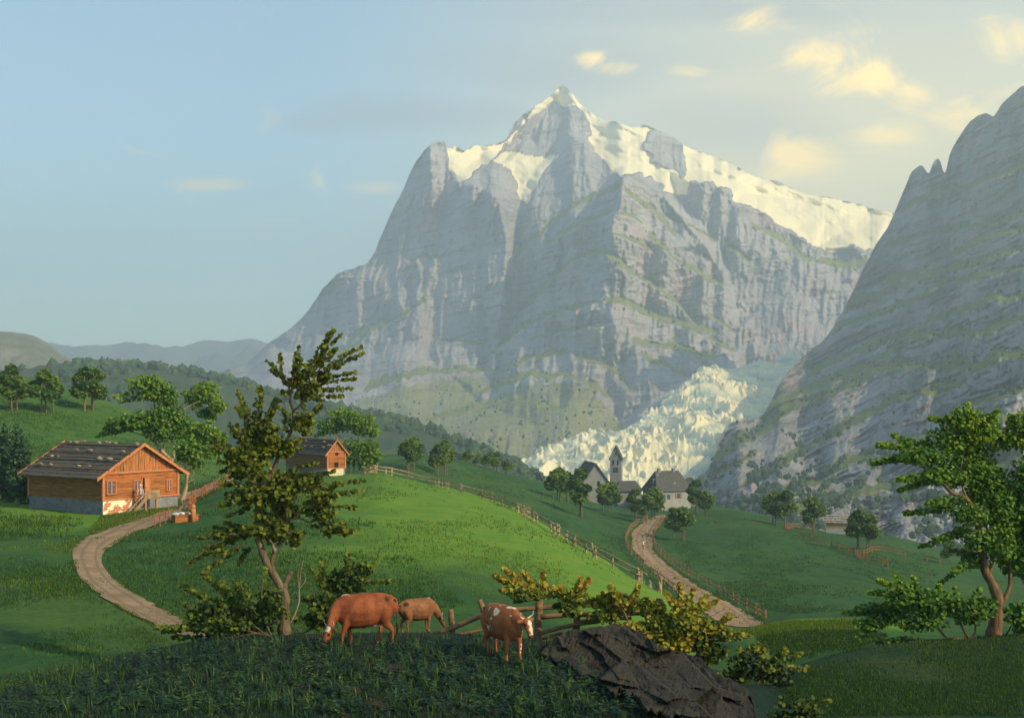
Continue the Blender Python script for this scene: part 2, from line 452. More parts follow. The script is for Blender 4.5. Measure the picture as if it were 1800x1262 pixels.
def ledge_field(ledges, U, Vv, jit, seed):
    """returns (step back in metres, vegetation mask) for traced ledge lines (pts, width px, step m)"""
    step = np.zeros(U.shape); veg = np.zeros(U.shape)
    u = U[0]
    for k, (pts, w, D) in enumerate(ledges):
        y = curve1(pts, u); x0, x1 = pts[0][0], pts[-1][0]
        fade = sstep(x0-14, x0+14, u)*(1-sstep(x1-14, x1+14, u))
        y = y+jit*fbm(u/26.0, 0*u+k*3.7, 0, 4, seed)
        ww = w*(.75+.45*vn(u/35.0, 0*u+k*5.1, 1, seed+3))
        s = np.clip((y[None, :]-Vv)/ww[None, :], 0, 1)
        step += 1.35*D*fade[None, :]*s*s*(3-2*s)
        rag = fbm(U/7.0, Vv/22.0, k, 3, seed+9)
        s2 = (y[None, :]-Vv)/ww[None, :]+rag*.30
        veg = np.maximum(veg, fade[None, :]*sstep(-.35, .10, s2)*(1-sstep(.85, 1.25, s2)))
    return step, veg

def relief(name, top, bot, cols, nr, soundings, lines, ledges, flute, jag, mat, label, cat, snow=(), seed=1, smooth_n=2, jit=3.0, back=700, strata=0.0, tilt=0.0, snowflute=.25, meadow=None, level=1.0):
    cols = np.asarray(cols, float)
    tp = curve1(top, cols)
    tp = tp+jag*fbm(cols/9.0, 0*cols, 0, 4, seed)*curve1([(top[0][0], .4), (top[-1][0], 1)], cols)
    t = np.linspace(0, 1, nr)[:, None]
    U = np.broadcast_to(cols, (nr, len(cols))); bt = curve1(bot, cols)
    Vv = tp+(bt-tp)*t
    pts, edges = list(soundings), []
    for ln in lines:
        b = len(pts); pts += list(ln); edges += [(b+i, b+i+1) for i in range(len(ln)-1)]
    D = blur(tri_interp(pts, edges, U, Vv), smooth_n)
    st, veg = ledge_field(ledges, U, Vv, jit, seed)
    sn = np.zeros(U.shape)
    wx, wy = U+3.5*fbm(U/13., Vv/13., 5, 3, seed), Vv+3.5*fbm(U/13., Vv/13., 8, 3, seed+1)
    for pl in snow: sn = np.maximum(sn, in_poly(pl, wx, wy).astype(float))
    sn = blur(sn, 1)
    a1, a2, a3, a4 = flute
    rockamt = 1-(1-snowflute)*sn
    if meadow is not None: veg = np.maximum(veg, blur(in_poly(meadow, U+9*fbm(U/16., Vv/9., 2, 3, seed+5), Vv+7*fbm(U/16., Vv/9., 6, 3, seed+6)).astype(float), 3)*.54)
    w = U+Vv*.10+6*fbm(U/50., Vv/50., 2, 2, seed)
    n = a1*(1-.6*sn)*fbm(U/70., Vv/90., 0, 3, seed+20)
    n += rockamt*(1-.6*veg)*(-a2*ridged(w/24., Vv/130., 0, 3, seed+21)-a3*ridged(w/8.5, Vv/46., 1, 3, seed+22)+a4*fbm(U/4.5, Vv/5.5, 3, 3, seed+23))
    n += 26*sn*fbm((U+Vv*.9)/34., (Vv-.38*U)/13., 3, 3, seed+40)
    if strata:
        q = Vv+tilt*U+7*fbm(U/60., Vv/60., 7, 2, seed+30)
        n += rockamt*strata*(ridged(q/7., U/150., 0, 2, seed+31)+.7*vn(q/3.2, U/60., 0, seed+32))*(.4+.6*sstep(-.2, .5, fbm(U/55., Vv/40., 1, 2, seed+33)))
    D = D+st-boxblur(st, 34, 12)*level+n
    # behind the skyline the mountain falls away
    Db = [D[0]*1.02+back*.15, D[0]*1.02+back*.6, D[0]*1.02+back*1.5]
    def world(u, v, d): return np.stack([(u-CX)/F*d, d, CZ+(HY-v)/F*d], -1)
    front = world(U, Vv, D)
    rows = []
    for q, drop in ((2, 900), (1, 300), (0, 40)):
        r = world(cols, tp, Db[q]); r[:, 2] = np.maximum(front[0][:, 2]-drop, -145); rows.append(r)
    Vw = np.concatenate([np.stack(rows), front], 0)
    nb = 3
    me = npmesh(name, Vw.reshape(-1, 3), gridfaces(Vw.shape[0], len(cols)))
    pad = lambda A: np.concatenate([np.repeat(A[:1], nb, 0), A], 0).ravel()
    attr(me, 'veg', pad(veg)); attr(me, 'snow', pad(sn))
    attr(me, 'pu', pad(U)); attr(me, 'pv', pad(Vv))
    if me.polygons[len(me.polygons)//2].normal.y > 0: me.flip_normals()
    o = link(name, me, mat, smooth=True)
    tag(o, label, cat)
    return o, (U, Vv, D, veg)

def rock_mat(name, rock_a, rock_b, pinkc, warmc, grassc, grassd, s, snow=True, dip=3):
    m, t = newmat(name); p = t.pos()
    big = t.noise(p, .004/s, 5, .6); vs = t.noise(t.mapping(p, (1, 1, .12)), .028/s, 5, .65, .4)
    fine = t.noise(p, .06/s, 5, .7)
    lay = t.noise(t.mapping(t.mapping(p, (1, 1, 1), (0, R(dip), 0)), (.12, .12, 1.4)), .035/s, 4, .6, .3)
    c = t.mix(t.rng(big, .3, .7), rock_a, rock_b)
    c = t.mix(t.math('MULTIPLY', t.rng(vs, .56, .68), .55), c, warmc)
    pk = t.math('MULTIPLY', t.rng(t.noise(t.mapping(p, (1, 1, .3), (0, 0, 0), (311, 50, 9)), .0075/s, 3, .5), .56, .64), .6)
    c = t.mix(pk, c, pinkc)
    lay2 = t.noise(t.mapping(t.mapping(p, (1, 1, 1), (0, R(dip+5), 0)), (.10, .10, 2.2)), .05/s, 5, .7, .6)
    c = t.mix(t.math('MULTIPLY', t.rng(lay, .55, .64), .55 if snow else .8), c, t.mix(.75, c, (.015, .017, .025)))
    c = t.mix(t.math('MULTIPLY', t.rng(lay2, .56, .63), .5 if snow else .75), c, t.mix(.75, c, (.02, .022, .03)))
    c = t.mix(t.math('MULTIPLY', t.rng(fine, .55, .75), .35), c, t.mix(.5, c, (.02, .02, .025)))
    g = t.mix(t.rng(fine, .35, .65), grassd, grassc)
    vg = t.math('ADD', t.attr('veg'), t.math('MULTIPLY', t.math('SUBTRACT', fine, .5), .7))
    c = t.mix(t.rng(vg, .38, .62), c, g)
    if snow:
        sv = t.math('ADD', t.attr('snow'), t.math('MULTIPLY', t.math('SUBTRACT', vs, .5), .55))
        c = t.mix(t.rng(sv, .42, .58), c, (.86, .77, .53))
    t.l.new(c, t.bsdf.inputs['Base Color'])
    h = t.math('ADD', t.math('ADD', fine, t.math('MULTIPLY', vs, 1.2)), lay)
    if snow: h = t.math('MULTIPLY', h, t.rng(t.attr('snow'), .3, .8, 1, .05))
    t.l.new(t.bump(h, 1.0, 13.0*s), t.bsdf.inputs['Normal'])
    t.bsdf.inputs['Roughness'].default_value = .95; t.bsdf.inputs['Specular IOR Level'].default_value = .05
    return m

# ---- the great snow-capped massif
K_TOP = [(330,665),(430,640),(470,605),(500,585),(540,548),(570,505),(600,478),(640,465),(655,450),(668,420),(690,370),(710,330),(725,295),(735,278),(752,260),(765,249),(780,248),(788,262),(800,258),(815,264),(830,258),(840,256),(860,256),(880,250),(890,245),(900,225),(915,205),(940,188),(965,172),(990,152),(1005,162),(1015,178),(1035,195),(1060,210),(1075,213),(1100,220),(1120,225),(1130,220),(1150,228),(1165,232),(1180,240),(1195,249),(1215,262),(1240,270),(1260,278),(1290,290),(1330,312),(1360,318),(1390,330),(1420,342),(1460,348),(1500,358),(1540,368),(1580,378),(1640,395),(1900,470),(2100,560)]
K_SND = [(330,700,4600),(430,640,5000),(470,606,4950),(540,550,4850),(600,480,4750),(655,452,4720),(690,372,4720),(725,297,4730),(330,900,2300),(500,900,2100),(700,900,1950),(900,900,1850),(1100,900,1900),(1300,900,2100),(1600,900,2500),(2100,900,3000),(2100,560,5000),(1900,470,5100),
 (600,640,4300),(560,640,4450),(700,520,4380),(720,600,4150),(780,480,4380),(800,600,4050),(640,560,4480),
 (470,690,3700),(600,720,3000),(600,790,2500),(700,700,3150),(760,760,2650),(850,760,2600),(950,750,2680),(1000,790,2350),(1090,765,2600),(780,650,3750),(850,690,3350),(420,720,3300),
 (920,440,4200),(1000,400,3960),(980,500,3880),(960,580,3750),(900,640,3560),(980,650,3330),(940,690,3080),(1000,700,2950),
 (1160,440,3860),(1180,560,3760),(1200,620,3500),(1130,620,3420),(1150,700,2980),(1180,690,3060),(1215,655,3280),
 (1190,345,4480),(1180,380,4250),(1240,440,4130),
 (1215,325,4420),(1350,375,4500),(1330,420,4300),(1400,420,4480),(1290,420,4260),
 (1430,470,4330),(1530,470,4380),(1500,540,4180),(1430,560,4080),(1350,500,4200),(1330,620,3700),(1420,612,3680),(1400,650,3500),(1500,640,3600),(1600,600,4000),(1330,560,4010),
 (1250,300,4950),(1350,345,5000),(1300,340,4750),(1450,380,4950),(1400,390,4720),(1500,400,4850),(1560,430,4700),(1440,432,4560),(1560,380,5150),(1700,420,5100),(1480,445,4500),
 (930,240,5400),(900,265,5250),(960,275,5130),(990,230,5270),(905,275,4930),(940,300,4760),(975,280,4820),(915,350,4500),(880,290,4800),(850,268,5050),(815,300,4700),(800,312,4620),(835,265,5000),
 (985,320,4440),(1050,290,4650),(1080,300,4560),(1060,262,5020),(1100,290,4720),(1150,312,4640),(1110,250,5060),(1165,265,5000),(1175,300,4760)]
K_LIN = [ # ridges and gullies
 [(990,153,5500),(1012,180,5440),(1030,200,5360),(1034,235,5200),(1040,262,5050)],
 [(1095,316,3760),(1085,380,3690),(1068,450,3600),(1060,540,3460),(1060,640,3300),(1072,690,3180),(1092,745,3000)],
 [(870,345,4300),(893,420,4190),(886,500,4080),(874,600,3900),(862,690,3500)],
 [(912,372,4420),(909,470,4270),(896,560,4120),(872,650,3780),(850,712,3300)],
 [(838,352,4420),(850,440,4330),(838,500,4220),(850,580,4060),(852,650,3750)],
 [(758,252,4640),(760,330,4560),(752,420,4480)],
 [(787,264,4800),(785,330,4640),(800,420,4460)],
 [(830,325,4420),(836,352,4400)],
 [(1166,345,4200),(1236,430,4070),(1276,500,3960),(1282,560,3860),(1300,632,3600)],
 [(1262,420,4230),(1290,510,4200),(1300,570,4080),(1312,632,3720)],
 [(1030,256,4620),(1034,300,4380),(1040,340,4180)],
 [(1062,300,4600),(1078,330,4150)],
 [(1215,322,4400),(1250,322,4360),(1283,340,4420),(1290,362,4440),(1345,372,4460),(1375,402,4440),(1430,434,4420),(1500,432,4440),(1535,440,4460)],
 [(1280,640,3500),(1300,575,3900),(1340,540,4060),(1380,548,4020),(1400,590,3850)],
]
K_LEDGE = [
 ([(893,566),(953,513),(1003,462),(1060,443)],13,70),([(862,625),(927,572),(997,545),(1060,531)],11,60),([(880,658),(937,634),(1000,618)],12,60),([(927,602),(1003,581),(1062,575)],9,50),
 ([(905,457),(960,402),(1020,358),(1092,328)],12,70),([(955,432),(1010,402),(1080,372)],9,55),([(842,697),(893,674),(977,662),(1043,682),(1075,705)],14,80),([(1010,634),(1060,642),(1110,690)],15,70),
 ([(720,464),(750,452),(780,454)],8,35),([(608,606),(640,585),(690,565),(752,528)],10,40),([(770,604),(800,602),(848,604)],7,35),([(820,530),(850,526)],7,30),([(640,690),(700,668),(770,655),(855,652)],14,60),([(745,742),(800,728),(853,718),(937,714),(995,724)],14,60),([(560,640),(600,622),(650,585)],9,30),
 ([(1097,338),(1124,357),(1158,384),(1190,420)],12,70),([(1088,376),(1110,382),(1130,394)],8,45),([(1075,410),(1109,420),(1154,452)],10,55),([(1139,416),(1180,452),(1227,482),(1272,508)],16,90),
 ([(1058,446),(1102,478),(1152,506),(1190,536),(1225,575)],14,80),([(1062,530),(1109,537),(1158,560),(1236,582)],12,60),([(1112,545),(1164,566),(1236,582),(1262,590)],9,40),([(1110,602),(1180,612),(1258,634)],13,65),([(1128,628),(1170,645),(1208,662)],12,50),([(1245,596),(1292,620)],9,45),([(1244,550),(1290,588)],9,45),
 ([(1158,378),(1223,404),(1257,426)],9,50),([(1272,428),(1316,462)],10,45),([(1320,394),(1386,434),(1422,459),(1495,470),(1540,462)],17,80),([(1180,600),(1240,640)],8,40),([(1230,640),(1280,660)],8,30)]
K_SNOW = [
 [(888,250),(940,186),(990,138),(1010,155),(1036,193),(1076,211),(1131,219),(1152,228),(1136,243),(1128,256),(1152,290),(1190,300),(1204,340),(1165,324),(1128,304),(1094,314),(1076,302),(1058,280),(1042,268),(1034,240),(1037,215),(1026,200),(1010,184),(998,190),(982,186),(974,178),(940,201),(915,226),(897,252)],
 [(866,281),(885,268),(905,264),(925,272),(945,275),(965,272),(988,274),(972,286),(957,300),(946,322),(926,362),(908,338),(904,310),(885,294)],
 [(785,256),(800,256),(812,268),(835,256),(870,253),(892,246),(880,267),(855,287),(830,307),(815,324),(800,318),(788,300)],
 [(1196,246),(1260,276),(1330,310),(1420,340),(1500,356),(1600,383),(1900,465),(1640,470),(1534,442),(1500,432),(1470,442),(1430,432),(1400,411),(1375,401),(1347,375),(1322,365),(1292,355),(1285,336),(1250,318),(1212,319),(1206,347),(1165,337),(1180,320),(1202,310),(1205,288)]]
# ---- the dark layered mountain on the right
L_TOP = [(1190,880),(1215,850),(1240,830),(1260,790),(1275,752),(1290,741),(1310,739),(1340,731),(1355,705),(1380,660),(1420,620),(1450,595),(1480,550),(1510,490),(1540,430),(1560,400),(1580,355),(1590,332),(1605,300),(1620,291),(1632,305),(1642,284),(1650,280),(1660,305),(1670,270),(1690,235),(1710,210),(1735,199),(1745,205),(1760,185),(1780,165),(1800,152),(1840,150),(1900,215),(2000,345),(2150,490),(2300,600),(2500,690),(2750,760)]
L_SND = [(1190,1000,1250),(1190,880,1500),(1240,832,1560),(1262,792,1640),(1290,742,1800),(1340,732,1830),(1380,662,1950),(1450,597,2060),(1510,492,2230),(1560,402,2400),(1605,302,2520),(1650,282,2560),(1710,212,2620),(1800,152,2700),(2000,345,2700),(2300,600,2500),(2750,760,2300),
 (1300,880,1150),(1400,850,1080),(1500,900,900),(1400,930,830),(1600,930,820),(1700,960,740),(1800,990,690),(1500,1020,640),(1300,1020,900),(1800,1030,620),(2750,1020,900),(2200,1020,640),(2200,900,1050),
 (1350,790,1480),(1450,740,1500),(1550,800,1180),(1650,840,1020),(1800,860,960),(1450,800,1300),
 (1550,690,1640),(1650,650,1640),(1800,700,1450),(1800,600,1720),(1650,550,1880),(1800,500,2010),(1650,450,2150),(1800,400,2250),(1700,380,2330),(1800,300,2460),(1700,300,2480),(1620,340,2420),(1590,400,2330),(2100,700,1700),(1500,620,1900),(1570,560,1980)]
L_LIN = [[(1300,741,1780),(1310,790,1500),(1290,830,1380)],[(1690,236,2600),(1680,300,2480),(1670,350,2380)],[(1760,186,2660),(1740,260,2500),(1730,310,2420)],[(1640,290,2520),(1630,340,2400)]]
L_LEDGE = [
 ([(1553,437),(1610,420),(1670,405),(1740,396),(1830,375),(1900,370)],13,75),([(1537,503),(1600,482),(1664,454),(1724,424),(1810,405),(1950,395)],14,75),([(1477,546),(1530,525),(1591,502),(1650,485),(1712,466),(1800,440),(2000,430)],15,80),
 ([(1465,576),(1510,566),(1561,551),(1610,528),(1658,502),(1720,488),(1800,472),(2050,460)],12,60),([(1417,660),(1490,628),(1561,599),(1630,572),(1700,545),(1760,528),(2100,510)],17,90),([(1350,720),(1420,690),(1489,665),(1550,630),(1610,599),(1665,592),(1718,590),(1800,562),(2150,540)],16,80),
 ([(1255,815),(1300,785),(1350,752),(1400,720),(1453,700),(1495,680),(1537,660),(1620,648),(1712,650),(1760,630),(2200,630)],24,110),([(1308,858),(1365,822),(1423,791),(1490,752),(1561,713),(1630,690),(1700,680)],18,80),([(1380,860),(1460,832),(1540,800),(1640,770),(1800,735),(2300,740)],16,70),
 ([(1583,372),(1620,356),(1658,340),(1730,318),(1830,295),(1890,290)],12,70),([(1400,905),(1500,870),(1620,850),(1800,820),(2300,800)],22,60),([(1330,880),(1400,862),(1450,850)],14,50),([(1640,745),(1700,715),(1800,690)],12,50),([(1240,850),(1300,815),(1330,800)],12,40)]

def glacier():
    cols = np.arange(850, 1500, 1.6)
    top = curve1([(850,838),(920,803),(960,787),(1000,774),(1050,759),(1090,747),(1140,724),(1180,702),(1210,674),(1240,650),(1280,643),(1340,638),(1400,629),(1500,612)], cols)
    dt = curve1([(850,1880),(920,1980),(1000,2130),(1090,2330),(1180,2620),(1240,2880),(1300,2980),(1400,3120),(1500,3200)], cols)
    t = np.linspace(0, 1, 300)[:, None]
    LD = math.log(1400)*(1-t)+np.log(dt)*t
    D = np.exp(LD)
    py = 930+(top-930)*(1-(1-t)**1.25)
    X = (cols-CX)/F*D; Z = CZ+(HY-py)/F*D
    wx, wy = X+14*fbm(X/60, D/160, 0, 2, 41), D+40*fbm(X/70, D/160, 4, 2, 42)
    tilt = wy+.55*wx
    s = 1-np.abs(vn(wx/95, tilt/62, 0, 51))*2.0; s = np.clip(s, -1, 1)
    s2 = (1-np.abs(vn(wx/24, tilt/30, 3, 52))*2.0)*(.45+.55*sstep(-.2, .7, s))
    s3 = (1-np.abs(vn(X/8.5, D/13, 3, 53))*2.0)*(.35+.65*sstep(.1, .8, s2))
    amp = curve1([(0, .9), (.5, 1.0), (1, .85)], t[:, 0])[:, None]*curve1([(850, .6), (1000, .9), (1200, 1), (1500, 1)], cols)
    spik = (np.sign(s)*np.abs(s)**1.5*9+np.maximum(s2, 0)**1.4*10+np.maximum(s3, 0)**1.3*8)*amp
    swell = 16*fbm(X/130, D/330, 2, 2, 55)
    Z = Z+spik+swell*amp-10
    V = np.stack([X, D+0*X, Z], -1)
    b = V[-1:].copy(); b[..., 1] += 300; b[..., 2] -= 120
    V = np.concatenate([V, b], 0)
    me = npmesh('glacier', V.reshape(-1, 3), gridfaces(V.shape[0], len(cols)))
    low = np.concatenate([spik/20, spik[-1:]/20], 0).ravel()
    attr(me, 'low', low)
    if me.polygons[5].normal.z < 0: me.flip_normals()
    m, t_ = newmat('glacier_ice'); p = t_.pos()
    n = t_.noise(p, .03, 4, .6)
    c = t_.mix(t_.rng(t_.attr('low'), -.35, .45), (.25, .40, .40), (.84, .77, .54))  # crevasse blue low down; cream crests and teal hollows also carry light and shade
    c = t_.mix(t_.math('MULTIPLY', t_.rng(n, .5, .75), .3), c, (.55, .58, .52))
    t_.l.new(c, t_.bsdf.inputs['Base Color']); t_.l.new(t_.bump(t_.noise(p, .12, 5, .7), .6, 4), t_.bsdf.inputs['Normal'])
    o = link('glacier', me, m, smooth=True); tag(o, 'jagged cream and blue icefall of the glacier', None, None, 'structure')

def ridge_hill(name, crest, depth, foot_d, mat, label, amp, seed, cols=None, kind='structure', back=1.5, jag=1.5, base=-140.0):
    """a hill whose skyline is given in the frame; it rises from foot_d to its crest and falls away behind"""
    cols = np.arange(crest[0][0], crest[-1][0]+1, 5.0) if cols is None else cols
    cp = curve1(crest, cols); cd = curve1(depth, cols)
    cp = cp+jag*fbm(cols/18, 0*cols, 0, 3, seed)
    zc = CZ+(HY-cp)/F*cd
    V = []
    fd = np.broadcast_to(foot_d, cols.shape)
    for t in np.linspace(0, 1, 60):
        d = fd+(cd-fd)*t; z = base+(zc-base)*(1-(1-t)**1.7)
        x = (cols-CX)/F*d
        z = z+amp*math.sin(math.pi*t)*(fbm(x/(cd*.06), d/(cd*.06), 0, 4, seed+3)+.5*ridged(x/(cd*.03), d/(cd*.09), 0, 3, seed+5))*np.clip(zc-z, 0, 60)/60
        V.append(np.stack([x, d, z], -1))
    for t in (.1, .3, .6, 1.0):
        d = cd+cd*(back-1)*t; V.append(np.stack([(cols-CX)/F*cd*(1+(back-1)*t), d, zc-(zc-base)*t**1.5], -1))
    V = np.array(V)
    me = npmesh(name, V.reshape(-1, 3), gridfaces(len(V), len(cols)))
    if me.polygons[len(cols)*20].normal.z < 0: me.flip_normals()
    o = link(name, me, mat, smooth=True); tag(o, label, None, None, kind)
    return V

M_K = rock_mat('massif_rock', (.33, .32, .37), (.49, .47, .51), (.52, .37, .40), (.56, .45, .29), (.32, .33, .07), (.125, .155, .055), 1.0)
M_L = rock_mat('layered_rock', (.19, .20, .235), (.36, .365, .39), (.44, .29, .34), (.36, .32, .28), (.21, .235, .06), (.075, .12, .048), .55, snow=False, dip=24)
kc = np.unique(np.concatenate([np.arange(330, 480, 6), np.arange(480, 1580, 2.2), np.arange(1580, 2101, 12)]))
oK, DK = relief('snow_mountain', K_TOP, [(330,900),(2100,900)], kc, 330, K_SND, K_LIN, K_LEDGE, (38, 20, 11, 6), 2.2, M_K,
   'great pale mountain with a pointed snowy summit above the glacier', 'mountain', K_SNOW, 3, 2, 3.0, 900, 8.0, .25, .14, [(560,735),(640,700),(700,678),(770,664),(852,660),(850,700),(905,672),(980,664),(1045,684),(1085,730),(1100,765),(1060,800),(900,830),(560,860)])
swing = lambda a, b, c: c*(1-.32*float(sstep(1470, 1830, a))*float(1-sstep(700, 900, b)))   # the face turns to the left, out of the sun
lc = np.unique(np.concatenate([np.arange(1190, 1860, 2.6), np.arange(1860, 2751, 12)]))
oL, DL = relief('rocky_mountain', L_TOP, [(1190,1010),(2750,1030)], lc, 330, [(a, b, swing(a, b, c)) for a, b, c in L_SND], [[(a, b, swing(a, b, c)) for a, b, c in q] for q in L_LIN], L_LEDGE, (24, 7, 5, 3.4), 1.6, M_L,
   'dark rocky mountain with tilted grassy ledges rising out of the right edge', 'mountain', (), 9, 3, 3.5, 200, 14.0, .42, level=.25)
for o in (oK, oL): o['kind'] = 'structure'; del o['category']
glacier()
M_E = grass_mat('wooded_slope', (.030, .060, .030), (.055, .085, .035), (.10, .10, .045), 8.0)
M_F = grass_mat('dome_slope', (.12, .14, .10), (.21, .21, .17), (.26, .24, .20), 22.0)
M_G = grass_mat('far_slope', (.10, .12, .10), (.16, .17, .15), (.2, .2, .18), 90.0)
E_CREST = [(-700,640),(-100,650),(0,652),(130,638),(200,645),(300,652),(420,678),(500,700),(560,713),(620,728),(700,744),(760,762),(850,798),(900,820),(960,850),(1010,874),(1060,898),(1120,930)]
E_DEP = [(-700,1650),(0,1650),(300,1600),(560,1450),(760,1300),(960,1150),(1120,1080)]
EV = ridge_hill('wooded_ridge', E_CREST, E_DEP, 700.0, M_E, 'long hazy wooded ridge sloping down behind the meadows', 14, 61)
ridge_hill('dome_hill', [(-900,700),(-500,640),(-200,592),(-60,580),(0,583),(50,588),(80,602),(110,624),(140,642),(170,662),(220,700),(300,760)], [(-900,2300),(300,2200)], 1500.0, M_F, 'pale rounded hill with sparse scrub at the left edge', 22, 71, jag=1.2)
ridge_hill('distant_mountains', [(-1400,640),(-300,625),(0,622),(90,613),(150,611),(190,611),(220,607),(250,611),(300,615),(330,610),(360,600),(400,603),(440,597),(470,604),(560,612),(700,640),(900,700)], [(-1400,9600),(900,9600)], 6000.0, M_G, 'faint blue range on the far horizon', 70, 81, back=1.1, jag=.8)
# ------------------------------------------------------------------ mesh collector for solid parts
class MB:
    def __init__(s): s.V, s.Q, s.n, s.hue = [], {}, 0, []
    def add(s, V, faces):
        V = np.asarray(V, float).reshape(-1, 3)
        for f in faces: s.Q.setdefault(len(f), []).append(np.asarray(f)+s.n)
        s.V.append(V); s.n += len(V); return s
    def addq(s, V, Fq):
        Fq = np.asarray(Fq); s.Q.setdefault(Fq.shape[1], []).extend(list(Fq+s.n)); s.V.append(np.asarray(V, float).reshape(-1, 3)); s.n += len(s.V[-1]); return s
    def tube(s, pts, rad, sides=8, cap=True):
        pts = np.asarray(pts, float); rad = np.broadcast_to(np.asarray(rad, float), (len(pts),))
        T = np.gradient(pts, axis=0); T /= np.linalg.norm(T, axis=1, keepdims=True)+1e-12
        ref = np.array([.31, .87, .38]) if abs(T[:, 2]).mean() > .7 else np.array([0, 0, 1.])
        A = np.cross(T, ref); A /= np.linalg.norm(A, axis=1, keepdims=True)+1e-12; B = np.cross(T, A)
        th = np.arange(sides)/sides*2*np.pi
        V = pts[:, None]+rad[:, None, None]*(np.cos(th)[None, :, None]*A[:, None]+np.sin(th)[None, :, None]*B[:, None])
        n = len(pts); i = np.arange(n-1)[:, None]*sides; j = np.arange(sides)[None, :]
        f = np.stack([i+j, i+(j+1) % sides, i+sides+(j+1) % sides, i+sides+j], -1).reshape(-1, 4)
        b = s.n; s.addq(V, f)
        if cap:
            s.Q.setdefault(sides, []).append(np.arange(sides)[::-1]+b); s.Q[sides].append(np.arange(sides)+b+(n-1)*sides)
        return s
    def box(s, c, size, M=None, bev=0.0):
        h = np.asarray(size, float)/2; c = np.asarray(c, float)
        sg = np.array([[x, y, z] for x in (-1, 1) for y in (-1, 1) for z in (-1, 1)], float)
        V = sg*h
        if M is not None: V = V@np.asarray(M).T
        return s.add(V+c, [(0, 1, 3, 2), (4, 6, 7, 5), (0, 4, 5, 1), (2, 3, 7, 6), (0, 2, 6, 4), (1, 5, 7, 3)])
    def poly(s, pts, thick):
        """prism from a planar outline: pts [n,3], extruded by vector thick"""
        p = np.asarray(pts, float); q = p+np.asarray(thick, float); n = len(p)
        fs = [tuple(range(n))[::-1], tuple(range(n, 2*n))]+[(i, (i+1) % n, (i+1) % n+n, i+n) for i in range(n)]
        return s.add(np.concatenate([p, q]), fs)
    def mesh(s, name, origin=(0, 0, 0)):
        V = np.concatenate(s.V)-np.asarray(origin, float)
        return npmesh(name, V, [np.array(q) for q in s.Q.values()])
    def build(s, name, mat, parent=None, origin=(0, 0, 0), smooth=False):
        return link(name, s.mesh(name, origin), mat, parent, smooth)

def spl(pts, n=None):
    """smooth curve through points (any dimension)"""
    p = np.asarray(pts, float)
    if len(p) < 3: return p if n is None else p[0]+(p[-1]-p[0])*np.linspace(0, 1, n)[:, None]
    s = np.concatenate([[0], np.cumsum(np.linalg.norm(np.diff(p, axis=0), axis=1))])
    n = n or 4*len(p); q = np.linspace(0, s[-1], n)
    return np.stack([pchip(s, p[:, k], q) for k in range(p.shape[1])], 1)

# ------------------------------------------------------------------ leaves
LEAF = np.array([[0, 0], [.28, .42], [.72, .44], [1, .0], [.72, -.44], [.28, -.42]])
LEAF4 = np.array([[0, 0], [.5, .45], [1, 0], [.5, -.45]])
def leaf_mesh(name, C, A, N, S, H, shape=LEAF, cup=.18):
    A = A/np.linalg.norm(A, axis=1, keepdims=True)
    B = np.cross(N, A); B /= np.linalg.norm(B, axis=1, keepdims=True)+1e-9
    NN = np.cross(A, B)
    k = len(shape); u = shape[:, 0]-.5; v = shape[:, 1]
    V = C[:, None]+S[:, None, None]*(u[None, :, None]*A[:, None]+v[None, :, None]*B[:, None]+(cup*np.abs(v)-cup*.5*(u+.5)**2)[None, :, None]*NN[:, None])
    n = len(C)
    me = npmesh(name, V.reshape(-1, 3), np.arange(n*k).reshape(n, k))
    attr(me, 'hue', np.repeat(H, k))
    return me

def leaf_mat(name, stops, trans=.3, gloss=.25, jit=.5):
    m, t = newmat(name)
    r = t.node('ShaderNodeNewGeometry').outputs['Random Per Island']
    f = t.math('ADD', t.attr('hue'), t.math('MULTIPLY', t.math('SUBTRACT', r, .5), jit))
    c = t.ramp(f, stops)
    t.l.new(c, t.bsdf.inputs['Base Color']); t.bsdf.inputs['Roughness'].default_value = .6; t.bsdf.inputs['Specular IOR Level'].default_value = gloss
    tr = t.node('ShaderNodeBsdfTranslucent'); t.l.new(t.mix(1.0, c, (1.0, .95, .35), 'MULTIPLY'), tr.inputs[0])
    mx = t.node('ShaderNodeMixShader'); mx.inputs[0].default_value = trans
    t.l.new(t.bsdf.outputs[0], mx.inputs[1]); t.l.new(tr.outputs[0], mx.inputs[2])
    t.l.new(mx.outputs[0], m.node_tree.nodes['Material Output'].inputs['Surface'])
    return m

def bark_mat(name, a, b, c, sc=1.0):
    m, t = newmat(name); p = t.coord('Object')
    n1 = t.noise(t.mapping(p, (1, 1, .25)), 9*sc, 5, .65, .5); n2 = t.noise(p, 2.5*sc, 3, .6)
    col = t.mix(t.rng(n1, .35, .62), a, b); col = t.mix(t.math('MULTIPLY', t.rng(n2, .55, .7), .7), col, c)
    t.l.new(col, t.bsdf.inputs['Base Color']); t.l.new(t.bump(n1, .8, .03/sc), t.bsdf.inputs['Normal'])
    return m

